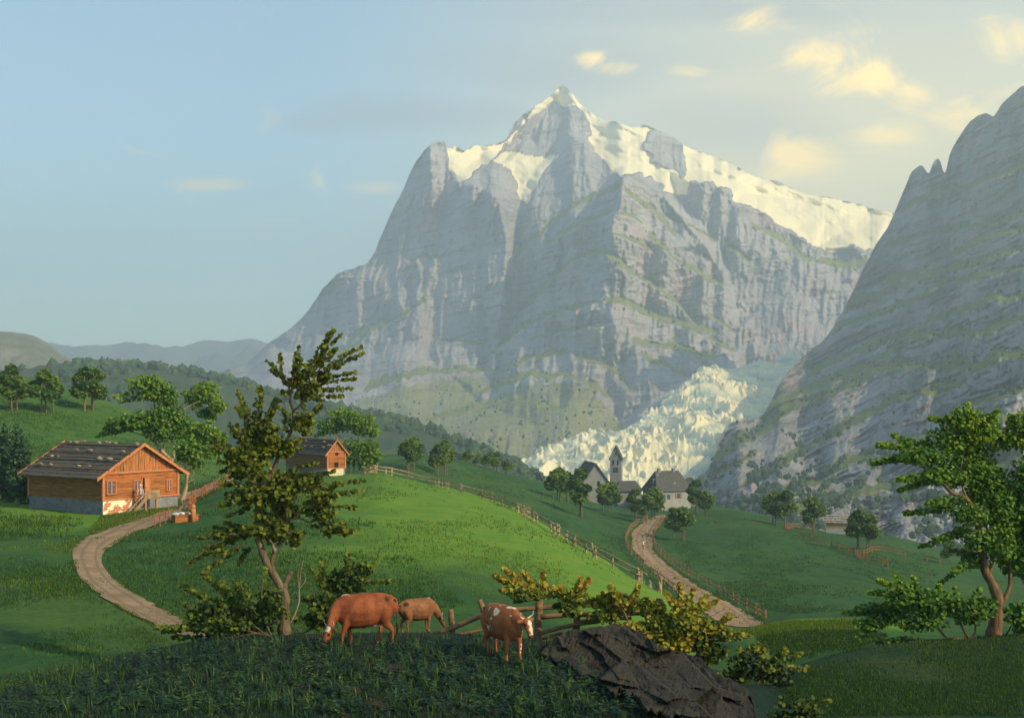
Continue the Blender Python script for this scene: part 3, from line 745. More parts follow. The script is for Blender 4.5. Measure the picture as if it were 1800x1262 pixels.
RNG = np.random.default_rng(11)
def foliage(d0, sprays, blobs, ls, k=1.5, spread=1.0, droop=.0, hue=.4, tiphue=.2, flat=.75):
    """leaf positions from sprays (x0,y0,x1,y1,w[,hue]) and blobs (x,y,rx,ry[,hue]); frame units at distance d0, leaf size ls in frame units"""
    mpp = d0/F; C, A, N, S, H, twigs = [], [], [], [], [], []
    def unit(v): return v/(np.linalg.norm(v, axis=1, keepdims=True)+1e-9)
    for sp in sprays:
        x0, y0, x1, y1, w = sp[:5]; h = sp[5] if len(sp) > 5 else hue
        L = math.hypot(x1-x0, y1-y0); n = max(9, int(k*L*1.55*w/(ls*ls)*3.6))
        t = RNG.random(n)**.85; side = RNG.uniform(-1, 1, n)
        lat = side*w*(1-.62*t)*(1-.3*RNG.random(n))
        dx, dy = (x1-x0)/L, (y1-y0)/L; bk = .06*L*RNG.uniform(-1, 1)
        bend = bk*np.sin(np.pi*t)
        px = x0+dx*L*t-dy*(lat+bend); py = y0+dy*L*t+dx*(lat+bend)
        zo = RNG.uniform(-.8, .8)*spread; z = d0+zo*(.3+.7*t)+RNG.normal(0, .55, n)*w*mpp*flat
        C.append(np.stack([(px-CX)/F*d0, z, CZ+(HY-py)/F*d0], 1))
        ang = side*R(60)+RNG.normal(0, .35, n)
        ax = np.cos(ang)*dx-np.sin(ang)*dy; ay = np.cos(ang)*dy+np.sin(ang)*dx
        A.append(np.stack([ax, RNG.normal(0, .35, n), -ay-droop], 1))
        N.append(unit(np.stack([RNG.normal(.15, .5, n), RNG.normal(-.45, .45, n), RNG.normal(.6, .4, n)], 1)))
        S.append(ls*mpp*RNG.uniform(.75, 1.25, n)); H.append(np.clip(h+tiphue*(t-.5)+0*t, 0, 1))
        tp = np.array([[0, 0], [.4, bk*.95], [.85, bk*.45]])
        twigs.append([((x0+dx*L*a-dy*b-CX)/F*d0, d0+zo*(.3+.7*a), CZ+(HY-(y0+dy*L*a+dx*b))/F*d0) for a, b in tp])
    for bl in blobs:
        cx, cy, rx, ry = bl[:4]; h = bl[4] if len(bl) > 4 else hue
        n = max(20, int(k*math.pi*rx*ry/(ls*ls)*7.0))
        v = unit(RNG.normal(0, 1, (n, 3))); r = RNG.random(n)**(1/2.4)
        lump = 1+.22*vn(v[:, 0]*2.1+cx, v[:, 1]*2.1, v[:, 2]*2.1+cy, 5)
        r = r*lump*1.13
        px = cx+v[:, 0]*r*rx; py = cy-v[:, 2]*r*ry; zo = RNG.uniform(-.5, .5)*spread
        z = d0+zo+v[:, 1]*r*(.5*(rx+ry))*mpp*flat
        C.append(np.stack([(px-CX)/F*d0, z, CZ+(HY-py)/F*d0], 1))
        A.append(v*np.array([1, .8, .8])+RNG.normal(0, .55, (n, 3))+np.array([0, 0, -droop]))
        N.append(unit(v*.6+np.array([.1, -.25, .55])+RNG.normal(0, .38, (n, 3))))
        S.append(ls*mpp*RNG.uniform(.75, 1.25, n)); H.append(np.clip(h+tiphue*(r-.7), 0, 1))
    cat = lambda q: np.concatenate(q)
    return cat(C), cat(A), cat(N), cat(S), cat(H), twigs

def tree(name, base, d0, limbs, sprays, blobs, ls, lm, bm, label, cat, group=None, shape=LEAF, twig=.0, limb_spread=.3, **kw):
    """limbs: list of (points in the frame, width at start, width at end); the trunk and limbs are one mesh, the crown another"""
    o = empty(name, tuple(P(base[0], base[1], d0))); tag(o, label, cat, group)
    org = P(base[0], base[1], d0)
    b = MB(); mpp = d0/F
    for q, (pts, w0, w1) in enumerate(limbs):
        p = np.array([P(x, y, d0) for x, y in pts])
        off = np.linspace(0, 1, len(p))*RNG.uniform(-1, 1)*limb_spread*(0 if q == 0 else 1)
        p[:, 1] += off
        p = spl(p, max(10, 5*len(pts))); r = np.linspace(w0, w1, len(p))/2*mpp
        r = r*(1+.10*fbm(np.arange(len(p))*.6, q, 0, 2, 8))
        if q == 0: r = r*(1+.5*np.exp(-np.linspace(0, 9, len(p))))
        b.tube(p, r, 9)
    C, A, N, S, H, twigs = foliage(d0, sprays, blobs, ls, **kw)
    if twig:
        for tw in twigs: b.tube(spl(tw, 6), np.linspace(twig, twig*.3, 6)*mpp/2, 4, False)
    b.build('trunk', bm, o, org, True)
    link('crown', leaf_mesh('crown', C-org, A, N, S, H, shape), lm, o)
    return o

LM_FRONT = leaf_mat('leaves_olive', [(0, (.012, .024, .012)), (.3, (.042, .066, .010)), (.6, (.13, .16, .014)), (.85, (.25, .25, .02)), (1, (.30, .25, .03))], .3)
LM_BUSH = leaf_mat('leaves_golden', [(0, (.012, .032, .026)), (.3, (.040, .080, .016)), (.5, (.15, .18, .016)), (.72, (.34, .30, .028)), (.84, (.36, .19, .035)), (1, (.30, .12, .04))], .3)
LM_LIME = leaf_mat('leaves_lime', [(0, (.010, .026, .016)), (.35, (.032, .066, .014)), (.6, (.105, .15, .016)), (1, (.26, .28, .022))], .28)
LM_GREEN = leaf_mat('leaves_green', [(0, (.016, .068, .022)), (.35, (.050, .145, .026)), (.65, (.15, .26, .026)), (1, (.32, .38, .035))], .4)
LM_MID = leaf_mat('leaves_meadow_tree', [(0, (.030, .090, .034)), (.4, (.085, .175, .038)), (.7, (.20, .28, .035)), (1, (.32, .36, .05))], .4)
LM_BLUE = leaf_mat('leaves_blue_green', [(0, (.012, .040, .030)), (.5, (.026, .075, .042)), (1, (.08, .14, .04))], .28)
BK_BROWN = bark_mat('bark_brown', (.060, .042, .028), (.155, .115, .078), (.30, .24, .18), 1.0)
BK_RED = bark_mat('bark_red_brown', (.075, .045, .026), (.18, .115, .065), (.10, .07, .045), 1.0)
BK_PALE = bark_mat('bark_pale', (.16, .10, .065), (.34, .25, .17), (.42, .34, .26), .3)

# ---- crooked tree in front
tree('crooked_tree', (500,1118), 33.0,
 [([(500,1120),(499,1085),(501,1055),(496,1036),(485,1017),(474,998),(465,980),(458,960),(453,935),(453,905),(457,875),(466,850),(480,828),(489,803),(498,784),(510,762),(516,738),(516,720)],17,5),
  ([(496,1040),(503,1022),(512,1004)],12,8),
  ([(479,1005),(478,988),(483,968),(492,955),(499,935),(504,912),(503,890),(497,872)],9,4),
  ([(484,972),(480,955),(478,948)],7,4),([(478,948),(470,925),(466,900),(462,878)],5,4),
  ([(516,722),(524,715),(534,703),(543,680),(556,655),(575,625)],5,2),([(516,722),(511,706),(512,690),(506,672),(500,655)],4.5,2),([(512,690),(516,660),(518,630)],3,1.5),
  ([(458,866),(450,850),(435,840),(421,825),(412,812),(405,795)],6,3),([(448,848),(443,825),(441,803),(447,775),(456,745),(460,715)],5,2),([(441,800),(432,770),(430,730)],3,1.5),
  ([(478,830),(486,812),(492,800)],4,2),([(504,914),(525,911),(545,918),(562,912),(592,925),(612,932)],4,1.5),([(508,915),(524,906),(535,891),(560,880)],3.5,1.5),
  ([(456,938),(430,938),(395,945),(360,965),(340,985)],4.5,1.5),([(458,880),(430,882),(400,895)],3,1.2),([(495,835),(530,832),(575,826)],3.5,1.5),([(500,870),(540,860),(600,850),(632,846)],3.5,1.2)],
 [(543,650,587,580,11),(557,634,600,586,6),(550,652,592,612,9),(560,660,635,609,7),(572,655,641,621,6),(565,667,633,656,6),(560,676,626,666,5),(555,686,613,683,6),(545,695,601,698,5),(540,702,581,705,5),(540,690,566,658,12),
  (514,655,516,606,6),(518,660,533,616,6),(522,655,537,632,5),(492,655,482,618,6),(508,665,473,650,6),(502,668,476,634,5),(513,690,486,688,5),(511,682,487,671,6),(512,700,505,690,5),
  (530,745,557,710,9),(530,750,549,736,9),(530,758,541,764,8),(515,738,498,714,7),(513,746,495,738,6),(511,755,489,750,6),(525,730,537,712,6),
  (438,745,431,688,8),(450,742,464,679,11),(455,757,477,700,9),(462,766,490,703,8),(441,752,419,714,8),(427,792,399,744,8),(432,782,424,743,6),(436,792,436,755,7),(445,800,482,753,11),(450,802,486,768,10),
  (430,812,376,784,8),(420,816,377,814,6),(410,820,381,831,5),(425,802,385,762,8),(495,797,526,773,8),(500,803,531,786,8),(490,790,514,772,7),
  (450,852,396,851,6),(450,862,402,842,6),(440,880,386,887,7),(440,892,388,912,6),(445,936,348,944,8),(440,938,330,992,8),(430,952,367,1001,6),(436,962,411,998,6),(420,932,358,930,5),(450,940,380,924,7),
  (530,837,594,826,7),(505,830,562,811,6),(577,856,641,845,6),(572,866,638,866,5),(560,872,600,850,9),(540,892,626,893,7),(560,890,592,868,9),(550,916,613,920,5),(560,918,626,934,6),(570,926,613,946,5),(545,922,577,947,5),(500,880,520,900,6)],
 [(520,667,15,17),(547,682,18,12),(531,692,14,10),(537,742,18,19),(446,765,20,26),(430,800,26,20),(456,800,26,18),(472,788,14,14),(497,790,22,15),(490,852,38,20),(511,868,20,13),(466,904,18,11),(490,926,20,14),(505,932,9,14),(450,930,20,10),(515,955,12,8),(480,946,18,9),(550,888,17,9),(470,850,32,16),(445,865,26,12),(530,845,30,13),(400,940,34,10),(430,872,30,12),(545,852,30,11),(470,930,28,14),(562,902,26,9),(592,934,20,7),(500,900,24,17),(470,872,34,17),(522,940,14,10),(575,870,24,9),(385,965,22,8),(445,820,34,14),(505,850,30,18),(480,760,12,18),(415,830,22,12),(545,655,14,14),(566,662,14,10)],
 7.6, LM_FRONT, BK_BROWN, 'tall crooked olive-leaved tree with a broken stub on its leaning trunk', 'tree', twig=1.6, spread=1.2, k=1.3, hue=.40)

tree('shrub', (470,1122), 32.3,
 [([(486,1122),(455,1113),(420,1118),(395,1124),(372,1138)],4,1.5),([(470,1118),(425,1105),(400,1092),(385,1078),(370,1062)],4,1.5),([(478,1120),(465,1090),(458,1050),(460,1020)],4,1.5),([(470,1118),(440,1090),(425,1050)],3,1),([(430,1108),(370,1098),(310,1100)],3,1)],
 [(420,1090,309,1030,9,.5),(420,1085,353,1017,8,.5),(430,1080,384,1025,8,.5),(440,1075,414,1017,8,.5),(455,1070,461,1002,9,.5),(450,1075,431,1020,8,.5),(410,1095,322,1058,9),(400,1100,318,1085,9),(390,1110,276,1100,8,.5),(400,1116,300,1122,6),(410,1115,369,1141,6,.45),(350,1100,285,1108,6,.5)],
 [(440,1085,42,23),(470,1080,28,20),(400,1096,36,16),(380,1066,22,17),(466,1056,20,16),(489,1050,11,18),(440,1110,38,9),(350,1076,22,15),(345,1100,25,10)],
 7.8, LM_LIME, BK_BROWN, 'broad low shrub with lime leaves at the foot of the crooked tree', 'shrub', twig=1.4, spread=.7, k=1.7, hue=.38)
tree('shrub', (540,1116), 34.6,
 [([(508,1114),(530,1113),(548,1102),(566,1080),(585,1050),(600,1015)],4,1.5),([(560,1090),(555,1060),(548,1020)],3,1),([(585,1050),(620,1030),(670,1018)],3,1)],
 [(600,1032,615,971,11,.48),(610,1022,661,989,9,.48),(620,1022,693,1018,7,.48),(620,1032,642,1038,6),(580,1036,562,983,8,.5),(576,1046,545,994,8,.5),(570,1062,528,1052,7),(560,1082,518,1086,7),(600,1035,640,1010,9)],
 [(590,1030,27,23),(570,1062,23,23),(620,1010,27,16),(560,1092,20,14),(640,1000,14,10)],
 7.8, LM_LIME, BK_BROWN, 'upright lime-leaved shrub growing behind the big brown cow', 'shrub', twig=1.4, spread=.6, k=1.6, hue=.38)
b = MB()
for pts, w0, w1 in [([(507,1100),(519,1078),(526,1052),(526,1030)],3.2,2),([(526,1032),(529,1005),(533,984)],2,.8),([(526,1034),(524,1012),(527,990)],1.8,.7),([(527,1034),(537,1018),(536,1004)],1.8,.7)]:
    b.tube(spl([P(x, y, 33.3) for x, y in pts], 14), np.linspace(w0, w1, 14)/2*33.3/F, 6)
tag(b.build('sapling', BK_PALE, None, (0, 0, 0), True), 'thin bare leafless sapling right beside the crooked trunk', 'sapling')

# ---- golden shrub over the fence and rock, two dark shrubs beside the rock
tree('shrub', (1130,1140), 31.6,
 [([(1120,1150),(1105,1095),(1092,1070),(1060,1056),(1045,1061),(1030,1052),(1000,1045),(950,1046),(905,1035)],4.5,1.3),([(1150,1150),(1170,1105),(1190,1075),(1197,1040)],4,1.3),([(1165,1120),(1210,1095),(1250,1080),(1270,1068)],3,1),([(1100,1090),(1112,1060),(1120,1040)],3,1),([(1180,1135),(1240,1122),(1300,1120)],3,1)],
 [(940,1046,867,1014,10,.62),(930,1040,884,1002,7,.68),(950,1046,919,1009,8,.66),(960,1046,955,1009,8,.66),(950,1046,904,1056,6,.4),(990,1052,984,1024,8,.66),(1010,1050,1036,1017,8,.66),(1000,1055,1020,1013,7,.62),(1000,1060,974,1072,7,.3),(1005,1065,1010,1083,7,.3),
  (1100,1062,1069,1023,9,.64),(1090,1072,1044,1086,7,.45),(1110,1060,1123,1028,8,.66),(1120,1056,1143,1050,7,.5),
  (1190,1070,1164,1034,8,.62),(1195,1066,1195,1024,8,.66),(1200,1075,1226,1038,8,.64),(1210,1080,1246,1049,8,.62),(1220,1082,1266,1057,7,.64),(1240,1110,1283,1077,8,.68),(1250,1116,1316,1114,8,.45),(1240,1122,1310,1128,7,.35)],
 [(930,1042,32,9,.4),(1005,1050,23,14,.42),(1000,1070,18,9,.3),(1090,1066,33,17,.55),(1110,1112,36,22,.60),(1250,1146,28,15,.3),(1160,1122,26,18,.45),(1060,1084,24,10,.4),(1225,1165,22,10,.25),(1040,1058,22,9,.5),(965,1044,24,9,.55),(1150,1075,22,14,.5),(1225,1100,26,16,.5),(1140,1150,26,12,.25),(900,1038,22,8,.55),(1068,1050,16,10,.55),(1140,1120,18,16,.25),(1100,1130,14,10,.2),(1190,1090,33,22,.48),(1192,1128,33,20,.62),(1260,1115,28,13,.55),(1230,1130,18,13,.25),(1180,1150,18,11,.3),(1150,1095,20,14,.4)],
 8.0, LM_BUSH, BK_BROWN, 'golden and orange leaved shrub spreading over the fence and the rock', 'shrub', twig=1.5, spread=.7, k=2.7, tiphue=.1)
tree('shrub', (1330,1215), 30.5,
 [([(1325,1225),(1335,1195),(1355,1180),(1400,1172)],3.5,1),([(1330,1215),(1300,1190),(1260,1190)],3,1),([(1340,1190),(1320,1160),(1300,1140)],3,1)],
 [(1330,1168,1290,1131,9),(1350,1172,1379,1136,8,.4),(1362,1172,1414,1151,7,.42),(1370,1177,1427,1175,7,.38),(1330,1177,1234,1185,8,.36),(1340,1182,1258,1202,7),(1360,1190,1416,1207,7)],
 [(1320,1165,37,19),(1360,1186,37,16),(1290,1190,22,11),(1370,1212,18,9),(1330,1140,18,10,.35)],
 8.0, LM_BUSH, BK_BROWN, 'dark blue-green shrub growing out on the right flank of the rock', 'shrub', twig=1.4, spread=.6, k=1.6, hue=.22)
tree('shrub', (1370,1275), 24.5,
 [([(1345,1285),(1355,1256),(1380,1250),(1410,1244)],3.5,1),([(1365,1280),(1395,1255),(1430,1240)],3,1)],
 [(1400,1246,1452,1224,7,.4),(1390,1246,1422,1218,7,.35),(1380,1250,1345,1256,6),(1400,1255,1440,1262,7),(1380,1245,1372,1228,6)],
 [(1400,1248,36,16),(1420,1265,25,10),(1370,1262,18,8)],
 8.0, LM_BUSH, BK_BROWN, 'small dark shrub low at the bottom edge below the rock', 'shrub', twig=1.4, spread=.4, k=1.5, hue=.22)

# ---- the green tree on the right knoll and the shrub at its foot
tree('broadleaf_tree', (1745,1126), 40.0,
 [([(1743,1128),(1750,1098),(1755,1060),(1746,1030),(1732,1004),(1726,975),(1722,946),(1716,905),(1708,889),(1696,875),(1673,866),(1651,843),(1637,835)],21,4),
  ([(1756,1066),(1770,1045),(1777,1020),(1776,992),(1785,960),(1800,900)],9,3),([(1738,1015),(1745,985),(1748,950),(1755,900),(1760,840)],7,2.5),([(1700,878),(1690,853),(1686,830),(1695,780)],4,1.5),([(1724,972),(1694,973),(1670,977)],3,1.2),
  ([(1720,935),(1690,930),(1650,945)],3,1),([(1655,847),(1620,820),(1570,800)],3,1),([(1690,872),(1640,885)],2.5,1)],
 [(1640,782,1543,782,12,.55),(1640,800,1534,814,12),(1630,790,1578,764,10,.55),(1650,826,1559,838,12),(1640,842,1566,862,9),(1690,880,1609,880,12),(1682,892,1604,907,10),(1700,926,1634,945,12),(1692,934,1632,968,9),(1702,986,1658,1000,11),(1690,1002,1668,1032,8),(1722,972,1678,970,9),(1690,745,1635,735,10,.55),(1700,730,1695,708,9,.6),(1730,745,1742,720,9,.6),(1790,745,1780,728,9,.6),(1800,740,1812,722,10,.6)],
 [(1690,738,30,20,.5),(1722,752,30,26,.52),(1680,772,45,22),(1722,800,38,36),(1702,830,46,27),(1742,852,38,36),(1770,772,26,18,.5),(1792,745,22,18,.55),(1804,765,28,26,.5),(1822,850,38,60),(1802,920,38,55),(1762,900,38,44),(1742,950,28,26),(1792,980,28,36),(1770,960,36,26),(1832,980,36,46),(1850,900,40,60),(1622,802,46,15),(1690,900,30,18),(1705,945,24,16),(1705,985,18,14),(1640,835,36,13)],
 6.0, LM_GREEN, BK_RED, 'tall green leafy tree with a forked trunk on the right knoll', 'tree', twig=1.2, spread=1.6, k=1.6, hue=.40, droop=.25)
tree('shrub', (1705,1128), 39.3,
 [([(1712,1128),(1690,1124),(1668,1122),(1650,1105),(1630,1086),(1604,1077)],7,2),([(1705,1126),(1692,1106),(1682,1087),(1655,1080)],5,2),([(1702,1126),(1716,1112),(1719,1095),(1722,1070)],4.5,2),([(1690,1125),(1650,1130),(1580,1117)],4,1.5),([(1755,1126),(1768,1112),(1780,1085)],4,1.5)],
 [(1560,1076,1489,1083,9,.5),(1545,1096,1499,1121,8),(1580,1046,1524,1040,9,.55),(1590,1036,1529,1013,9,.58),(1600,1036,1567,1006,9,.58),(1620,1046,1610,1016,9,.55),(1650,1046,1646,1025,9,.55),(1690,1055,1690,1036,9,.55),(1715,1055,1732,1036,9,.55),(1600,1130,1550,1135,7)],
 [(1600,1050,46,17),(1560,1076,44,15),(1530,1096,28,11),(1640,1060,46,21),(1700,1070,36,22),(1722,1060,22,14),(1612,1092,46,13),(1592,1130,36,10),(1782,1075,24,20),(1792,1100,18,14)],
 6.4, LM_GREEN, BK_RED, 'spreading green shrub with arching limbs left of the right knoll tree', 'shrub', twig=1.2, spread=.9, k=1.7, hue=.34, droop=.15)

# ---- trees by the chalet, by the barn, and the dark thicket at the left edge
dA = 131.0
tree('broadleaf_tree', (298,868), dA,
 [([(300,870),(302,835),(301,812),(287,795),(274,778),(268,755),(272,720),(268,690)],8,2.5),([(301,814),(306,795),(302,770),(310,735),(330,715),(352,705)],5,1.5),([(275,780),(250,765),(215,755)],3,1),([(287,795),(290,770),(288,745)],3,1.2)],
 [(240,690,205,697,7,.55),(250,675,232,668,7,.6),(235,745,168,766,9),(230,735,190,740,8),(250,700,212,706,6),(355,690,372,672,7,.6),(375,715,394,715,7,.5),(345,700,320,690,6),(370,725,378,738,6)],
 [(266,680,30,21,.5),(285,690,25,18),(300,700,16,14),(236,743,36,14),(205,752,22,9),(270,738,36,17),(298,725,25,22),(322,752,24,22),(355,690,25,18,.5),(382,712,14,14,.5),(340,705,18,13),(362,725,20,10),(285,760,30,14)],
 5.0, LM_GREEN, BK_PALE, 'wide spreading tree rising behind the chalet roof', 'tree', shape=LEAF, spread=2.5, k=1.3, hue=.38, droop=.2)
tree('broadleaf_tree', (317,884), 121.0,
 [([(317,886),(324,868),(328,848),(329,832),(323,812),(321,795),(318,780)],8,3),([(328,840),(335,825),(338,812),(345,790)],4,1.5),([(329,846),(338,838),(343,828)],2.5,1),([(330,848),(340,842)],2,1),([(325,815),(333,800),(352,795),(365,785)],3,1)],
 [(375,765,400,770,7,.5),(345,755,370,740,8,.5),(320,800,305,810,6),(365,795,385,805,7)],
 [(343,762,28,17,.45),(372,762,18,14,.5),(335,790,24,18),(362,788,20,16),(324,802,14,10),(388,772,11,12),(345,815,12,8)],
 5.0, LM_GREEN, BK_PALE, 'slim pale-barked tree leaning beside the chalet corner', 'tree', spread=1.8, k=1.3, hue=.42, droop=.2)
for (bx, by, d, bl, lab) in [
  (12, 892, 122.0, [(8,785,12,30),(16,815,16,28),(5,845,18,30),(20,860,16,24)], 'dark upright bush at the left picture edge'),
  (38, 890, 119.0, [(31,790,13,34),(44,820,10,28),(34,840,18,30),(42,868,14,22)], 'dark upright bush against the chalet side wall')]:
    sp = [(c[0], c[1]+10, c[0]+RNG.uniform(-6, 8), c[1]-c[3]-10, 7, .4) for c in bl]
    tree('bush', (bx, by), d, [([(bx-3, by+2), (bx-6, by-40), (bx-3, by-90)], 3, 1), ([(bx+3, by+2), (bx+5, by-35), (bx+2, by-85)], 3, 1), ([(bx-8, by), (bx-12, by-50)], 2.5, 1)],
         sp, bl, 5.5, LM_BLUE, BK_PALE, lab, 'bush', spread=1.2, k=1.2, hue=.4, droop=-.4)
tree('broadleaf_tree', (620,831), 217.0,
 [([(613,831),(612,800),(606,775),(595,765),(580,758)],4,1.5),([(622,832),(624,800),(630,775),(628,755)],4,1.5),([(630,831),(634,810),(640,790)],3.5,1.5)],
 [(580,755,550,766,6,.5),(590,735,575,722,6,.6),(640,740,660,735,7,.6),(655,760,668,765,5,.5),(640,800,672,805,7,.5)],
 [(583,748,28,13),(600,730,20,13,.55),(618,740,20,16),(638,748,24,18,.55),(655,758,12,11,.5),(642,800,26,22,.45),(620,792,18,20),(652,785,16,12,.5),(605,800,8,16)],
 4.2, LM_GREEN, BK_PALE, 'clump-crowned tree with three trunks beside the hilltop barn', 'tree', spread=3.0, k=1.4, hue=.42)

# ---- small meadow trees: four kinds built once, then copied
def make_kind(seed, nl, tall, wide, trunks):
    rg = np.random.default_rng(seed)
    o = empty('meadow_tree')
    b = MB(); lobes = []
    for k in range(nl):
        a = rg.uniform(0, 2*np.pi); f = (k+.5)/nl
        hgt = tall*(.36+.56*f); rr = wide*(.62 if k < nl-1 else .1)*math.sin(math.pi*min(.92, .25+.7*f))
        lobes.append((rr*math.cos(a), rr*math.sin(a), hgt, wide*rg.uniform(.42, .62)*(1.1-.35*f)))
    for k in range(trunks):
        x = (k-(trunks-1)/2)*wide*.28+rg.uniform(-.1, .1); y = rg.uniform(-.5, .5)
        b.tube(spl([(x, y, -.6), (x*1.05+rg.uniform(-.2, .2), y, tall*.2), (x*.8, y, tall*.4), (x*.5, y*.5, tall*.75)], 12), np.linspace(.22, .06, 12)*tall/12, 6)
    for x, y, z, r in lobes: b.tube(spl([(0, 0, tall*.3), (x*.5, y*.5, z*.7), (x, y, z)], 6), np.linspace(.11, .03, 6)*tall/12, 5, False)
    b.build('trunk', BK_BROWN, o, (0, 0, 0), True)
    C, A, N, S, H = [], [], [], [], []
    for x, y, z, r in lobes:
        n = 260; v = rg.normal(0, 1, (n, 3)); v /= np.linalg.norm(v, axis=1, keepdims=True)
        q = rg.random(n)**(1/2.6)*(1+.25*vn(v[:, 0]*2+x, v[:, 1]*2+y, v[:, 2]*2+z, 4))
        C.append(np.array([x, y, z])+v*q[:, None]*r*np.array([1, 1, .82])); A.append(v+rg.normal(0, .5, (n, 3))-np.array([0, 0, .35])); nn = v*.7+np.array([0, -.1, .5])+rg.normal(0, .4, (n, 3)); N.append(nn)
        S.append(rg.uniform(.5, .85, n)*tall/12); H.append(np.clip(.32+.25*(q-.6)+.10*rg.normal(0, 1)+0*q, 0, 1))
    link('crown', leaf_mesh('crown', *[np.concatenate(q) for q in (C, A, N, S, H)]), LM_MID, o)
    return o

KINDS = [make_kind(3, 8, 12, 3.0, 1), make_kind(5, 7, 12, 3.6, 2), make_kind(8, 9, 12, 2.7, 2), make_kind(13, 6, 12, 4.0, 1)]
used = [False]*4
def meadow_tree(px, py, h, kind, label, group, lo=150, hi=640, wide=1.22, cat='tree', name=None):
    p = at(px, py, lo, hi)
    o = KINDS[kind] if not used[kind] else copy_tree(KINDS[kind])
    used[kind] = True
    s = h/F*p.y/12.6
    o.location = p; o.scale = (s*wide, s*wide, s); o.rotation_euler = (0, 0, (px*1.7) % 6.28)
    if name: o.name = name
    tag(o, label, cat, group)
    return o
g = 'trees on the upper left hill'
for a in [(20,722,88,2,'tallest tree of the leftmost pair on the upper hill'),(31,723,68,0,'shorter tree right of the leftmost hill tree'),(78,726,82,1,'left tree of the middle pair on the upper hill'),(94,725,70,0,'right tree of the middle pair on the upper hill'),(149,722,84,2,'left tree of the rightmost pair on the upper hill'),(164,721,78,1,'right tree of the rightmost pair on the upper hill')]:
    meadow_tree(*a, g, 120, 270)
g = 'trees across the valley meadow'
for a in [(718,826,58,1,'left tree of the pair nearest the barn beyond the fence'),(729,826,63,0,'right tree of the pair nearest the barn beyond the fence'),(769,835,58,2,'left tree of the second pair beyond the hill fence'),(782,836,66,1,'right tree of the second pair beyond the hill fence'),
          (973,877,54,0,'leftmost tree of the clump left of the church'),(983,881,63,1,'middle tree of the clump left of the church'),(997,882,58,2,'right tree of the clump left of the church'),(1021,909,94,2,'tall single tree with a bare lower trunk in front of the church gable'),
          (1061,902,56,0,'left tree of the pair below the church tower'),(1073,902,59,1,'right tree of the pair below the church tower'),(1117,914,60,2,'slim tree left of the road end by the white house'),(1136,920,56,0,'tree at the left road edge below the white house'),(1149,912,60,1,'tree covering the corner of the white house'),
          (1184,945,58,0,'left half of the round pair right of the village road'),(1200,949,62,1,'right half of the round pair right of the village road'),(1224,902,65,2,'taller tree right of the white house'),(1241,906,46,1,'shorter tree right of the white house'),
          (1361,922,61,1,'left tree on the right meadow above the rusty fence'),(1382,928,72,2,'taller leaning tree on the right meadow above the rusty fence'),(1429,935,66,1,'tree directly left of the small hut'),(1508,963,73,2,'taller tree right of the small hut'),(1527,965,66,1,'shorter tree right of the small hut')]:
    meadow_tree(*a, g, 180, 520)
meadow_tree(1672,992,44,3,'small hazy tree behind the right knoll tree', g, 200, 420)
g = 'hazy bushes at the far meadow edge'
for a in [(823,817,28,3,'leftmost hazy bush at the far edge of the meadow'),(841,820,24,1,'small hazy bush between the two larger ones'),(860,827,34,3,'larger hazy bush at the far edge of the meadow'),(873,829,37,2,'tallest hazy bush at the far edge of the meadow'),(890,832,24,3,'low rightmost hazy bush at the far edge of the meadow')]:
    meadow_tree(*a, g, 200, 520, 1.5, 'bush', 'meadow_bush')
# ------------------------------------------------------------------ building materials
def wood_mat(name, a, b, c, axis='X', sc=1.0):
    m, t = newmat(name); p = t.coord('Object')
    s = {'X': (.35, 4, 4), 'Y': (4, .35, 4), 'Z': (4, 4, .35)}[axis]
    n = t.noise(t.mapping(p, s), 2.2*sc, 5, .65, .4); w = t.noise(p, .9*sc, 3, .6)
    r = t.node('ShaderNodeNewGeometry').outputs['Random Per Island']
    col = t.mix(t.rng(n, .32, .66), a, b); col = t.mix(t.math('MULTIPLY', t.rng(w, .45, .7), .55), col, c)
    col = t.mix(t.math('MULTIPLY', r, .45), col, t.mix(.55, col, (.03, .015, .008)))
    t.l.new(col, t.bsdf.inputs['Base Color']); t.l.new(t.bump(n, .6, .02), t.bsdf.inputs['Normal'])
    return m
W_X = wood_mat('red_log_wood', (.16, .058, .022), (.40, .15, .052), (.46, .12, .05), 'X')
W_Y = wood_mat('shaded_log_wood', (.13, .055, .020), (.33, .155, .055), (.24, .11, .04), 'Y')  # darker copy of the log wood, side-wall shade put into its colour
W_Z = wood_mat('gable_board_wood', (.17, .07, .028), (.42, .19, .075), (.50, .13, .05), 'Z')
W_TRIM = wood_mat('trim_wood', (.34, .13, .055), (.52, .22, .10), (.50, .15, .07), 'Z', 2)
W_GREY = wood_mat('weathered_wood', (.10, .075, .055), (.27, .20, .14), (.17, .12, .08), 'X', 1.5)
W_RAIL = wood_mat('rail_wood', (.12, .068, .034), (.30, .185, .095), (.09, .055, .034), 'X', 1.0)
W_PALE = wood_mat('pale_rail_wood', (.22, .16, .10), (.42, .32, .21), (.16, .11, .07), 'X', .6)
W_RED = wood_mat('red_rail_wood', (.20, .075, .04), (.36, .13, .07), (.14, .06, .035), 'X', .6)

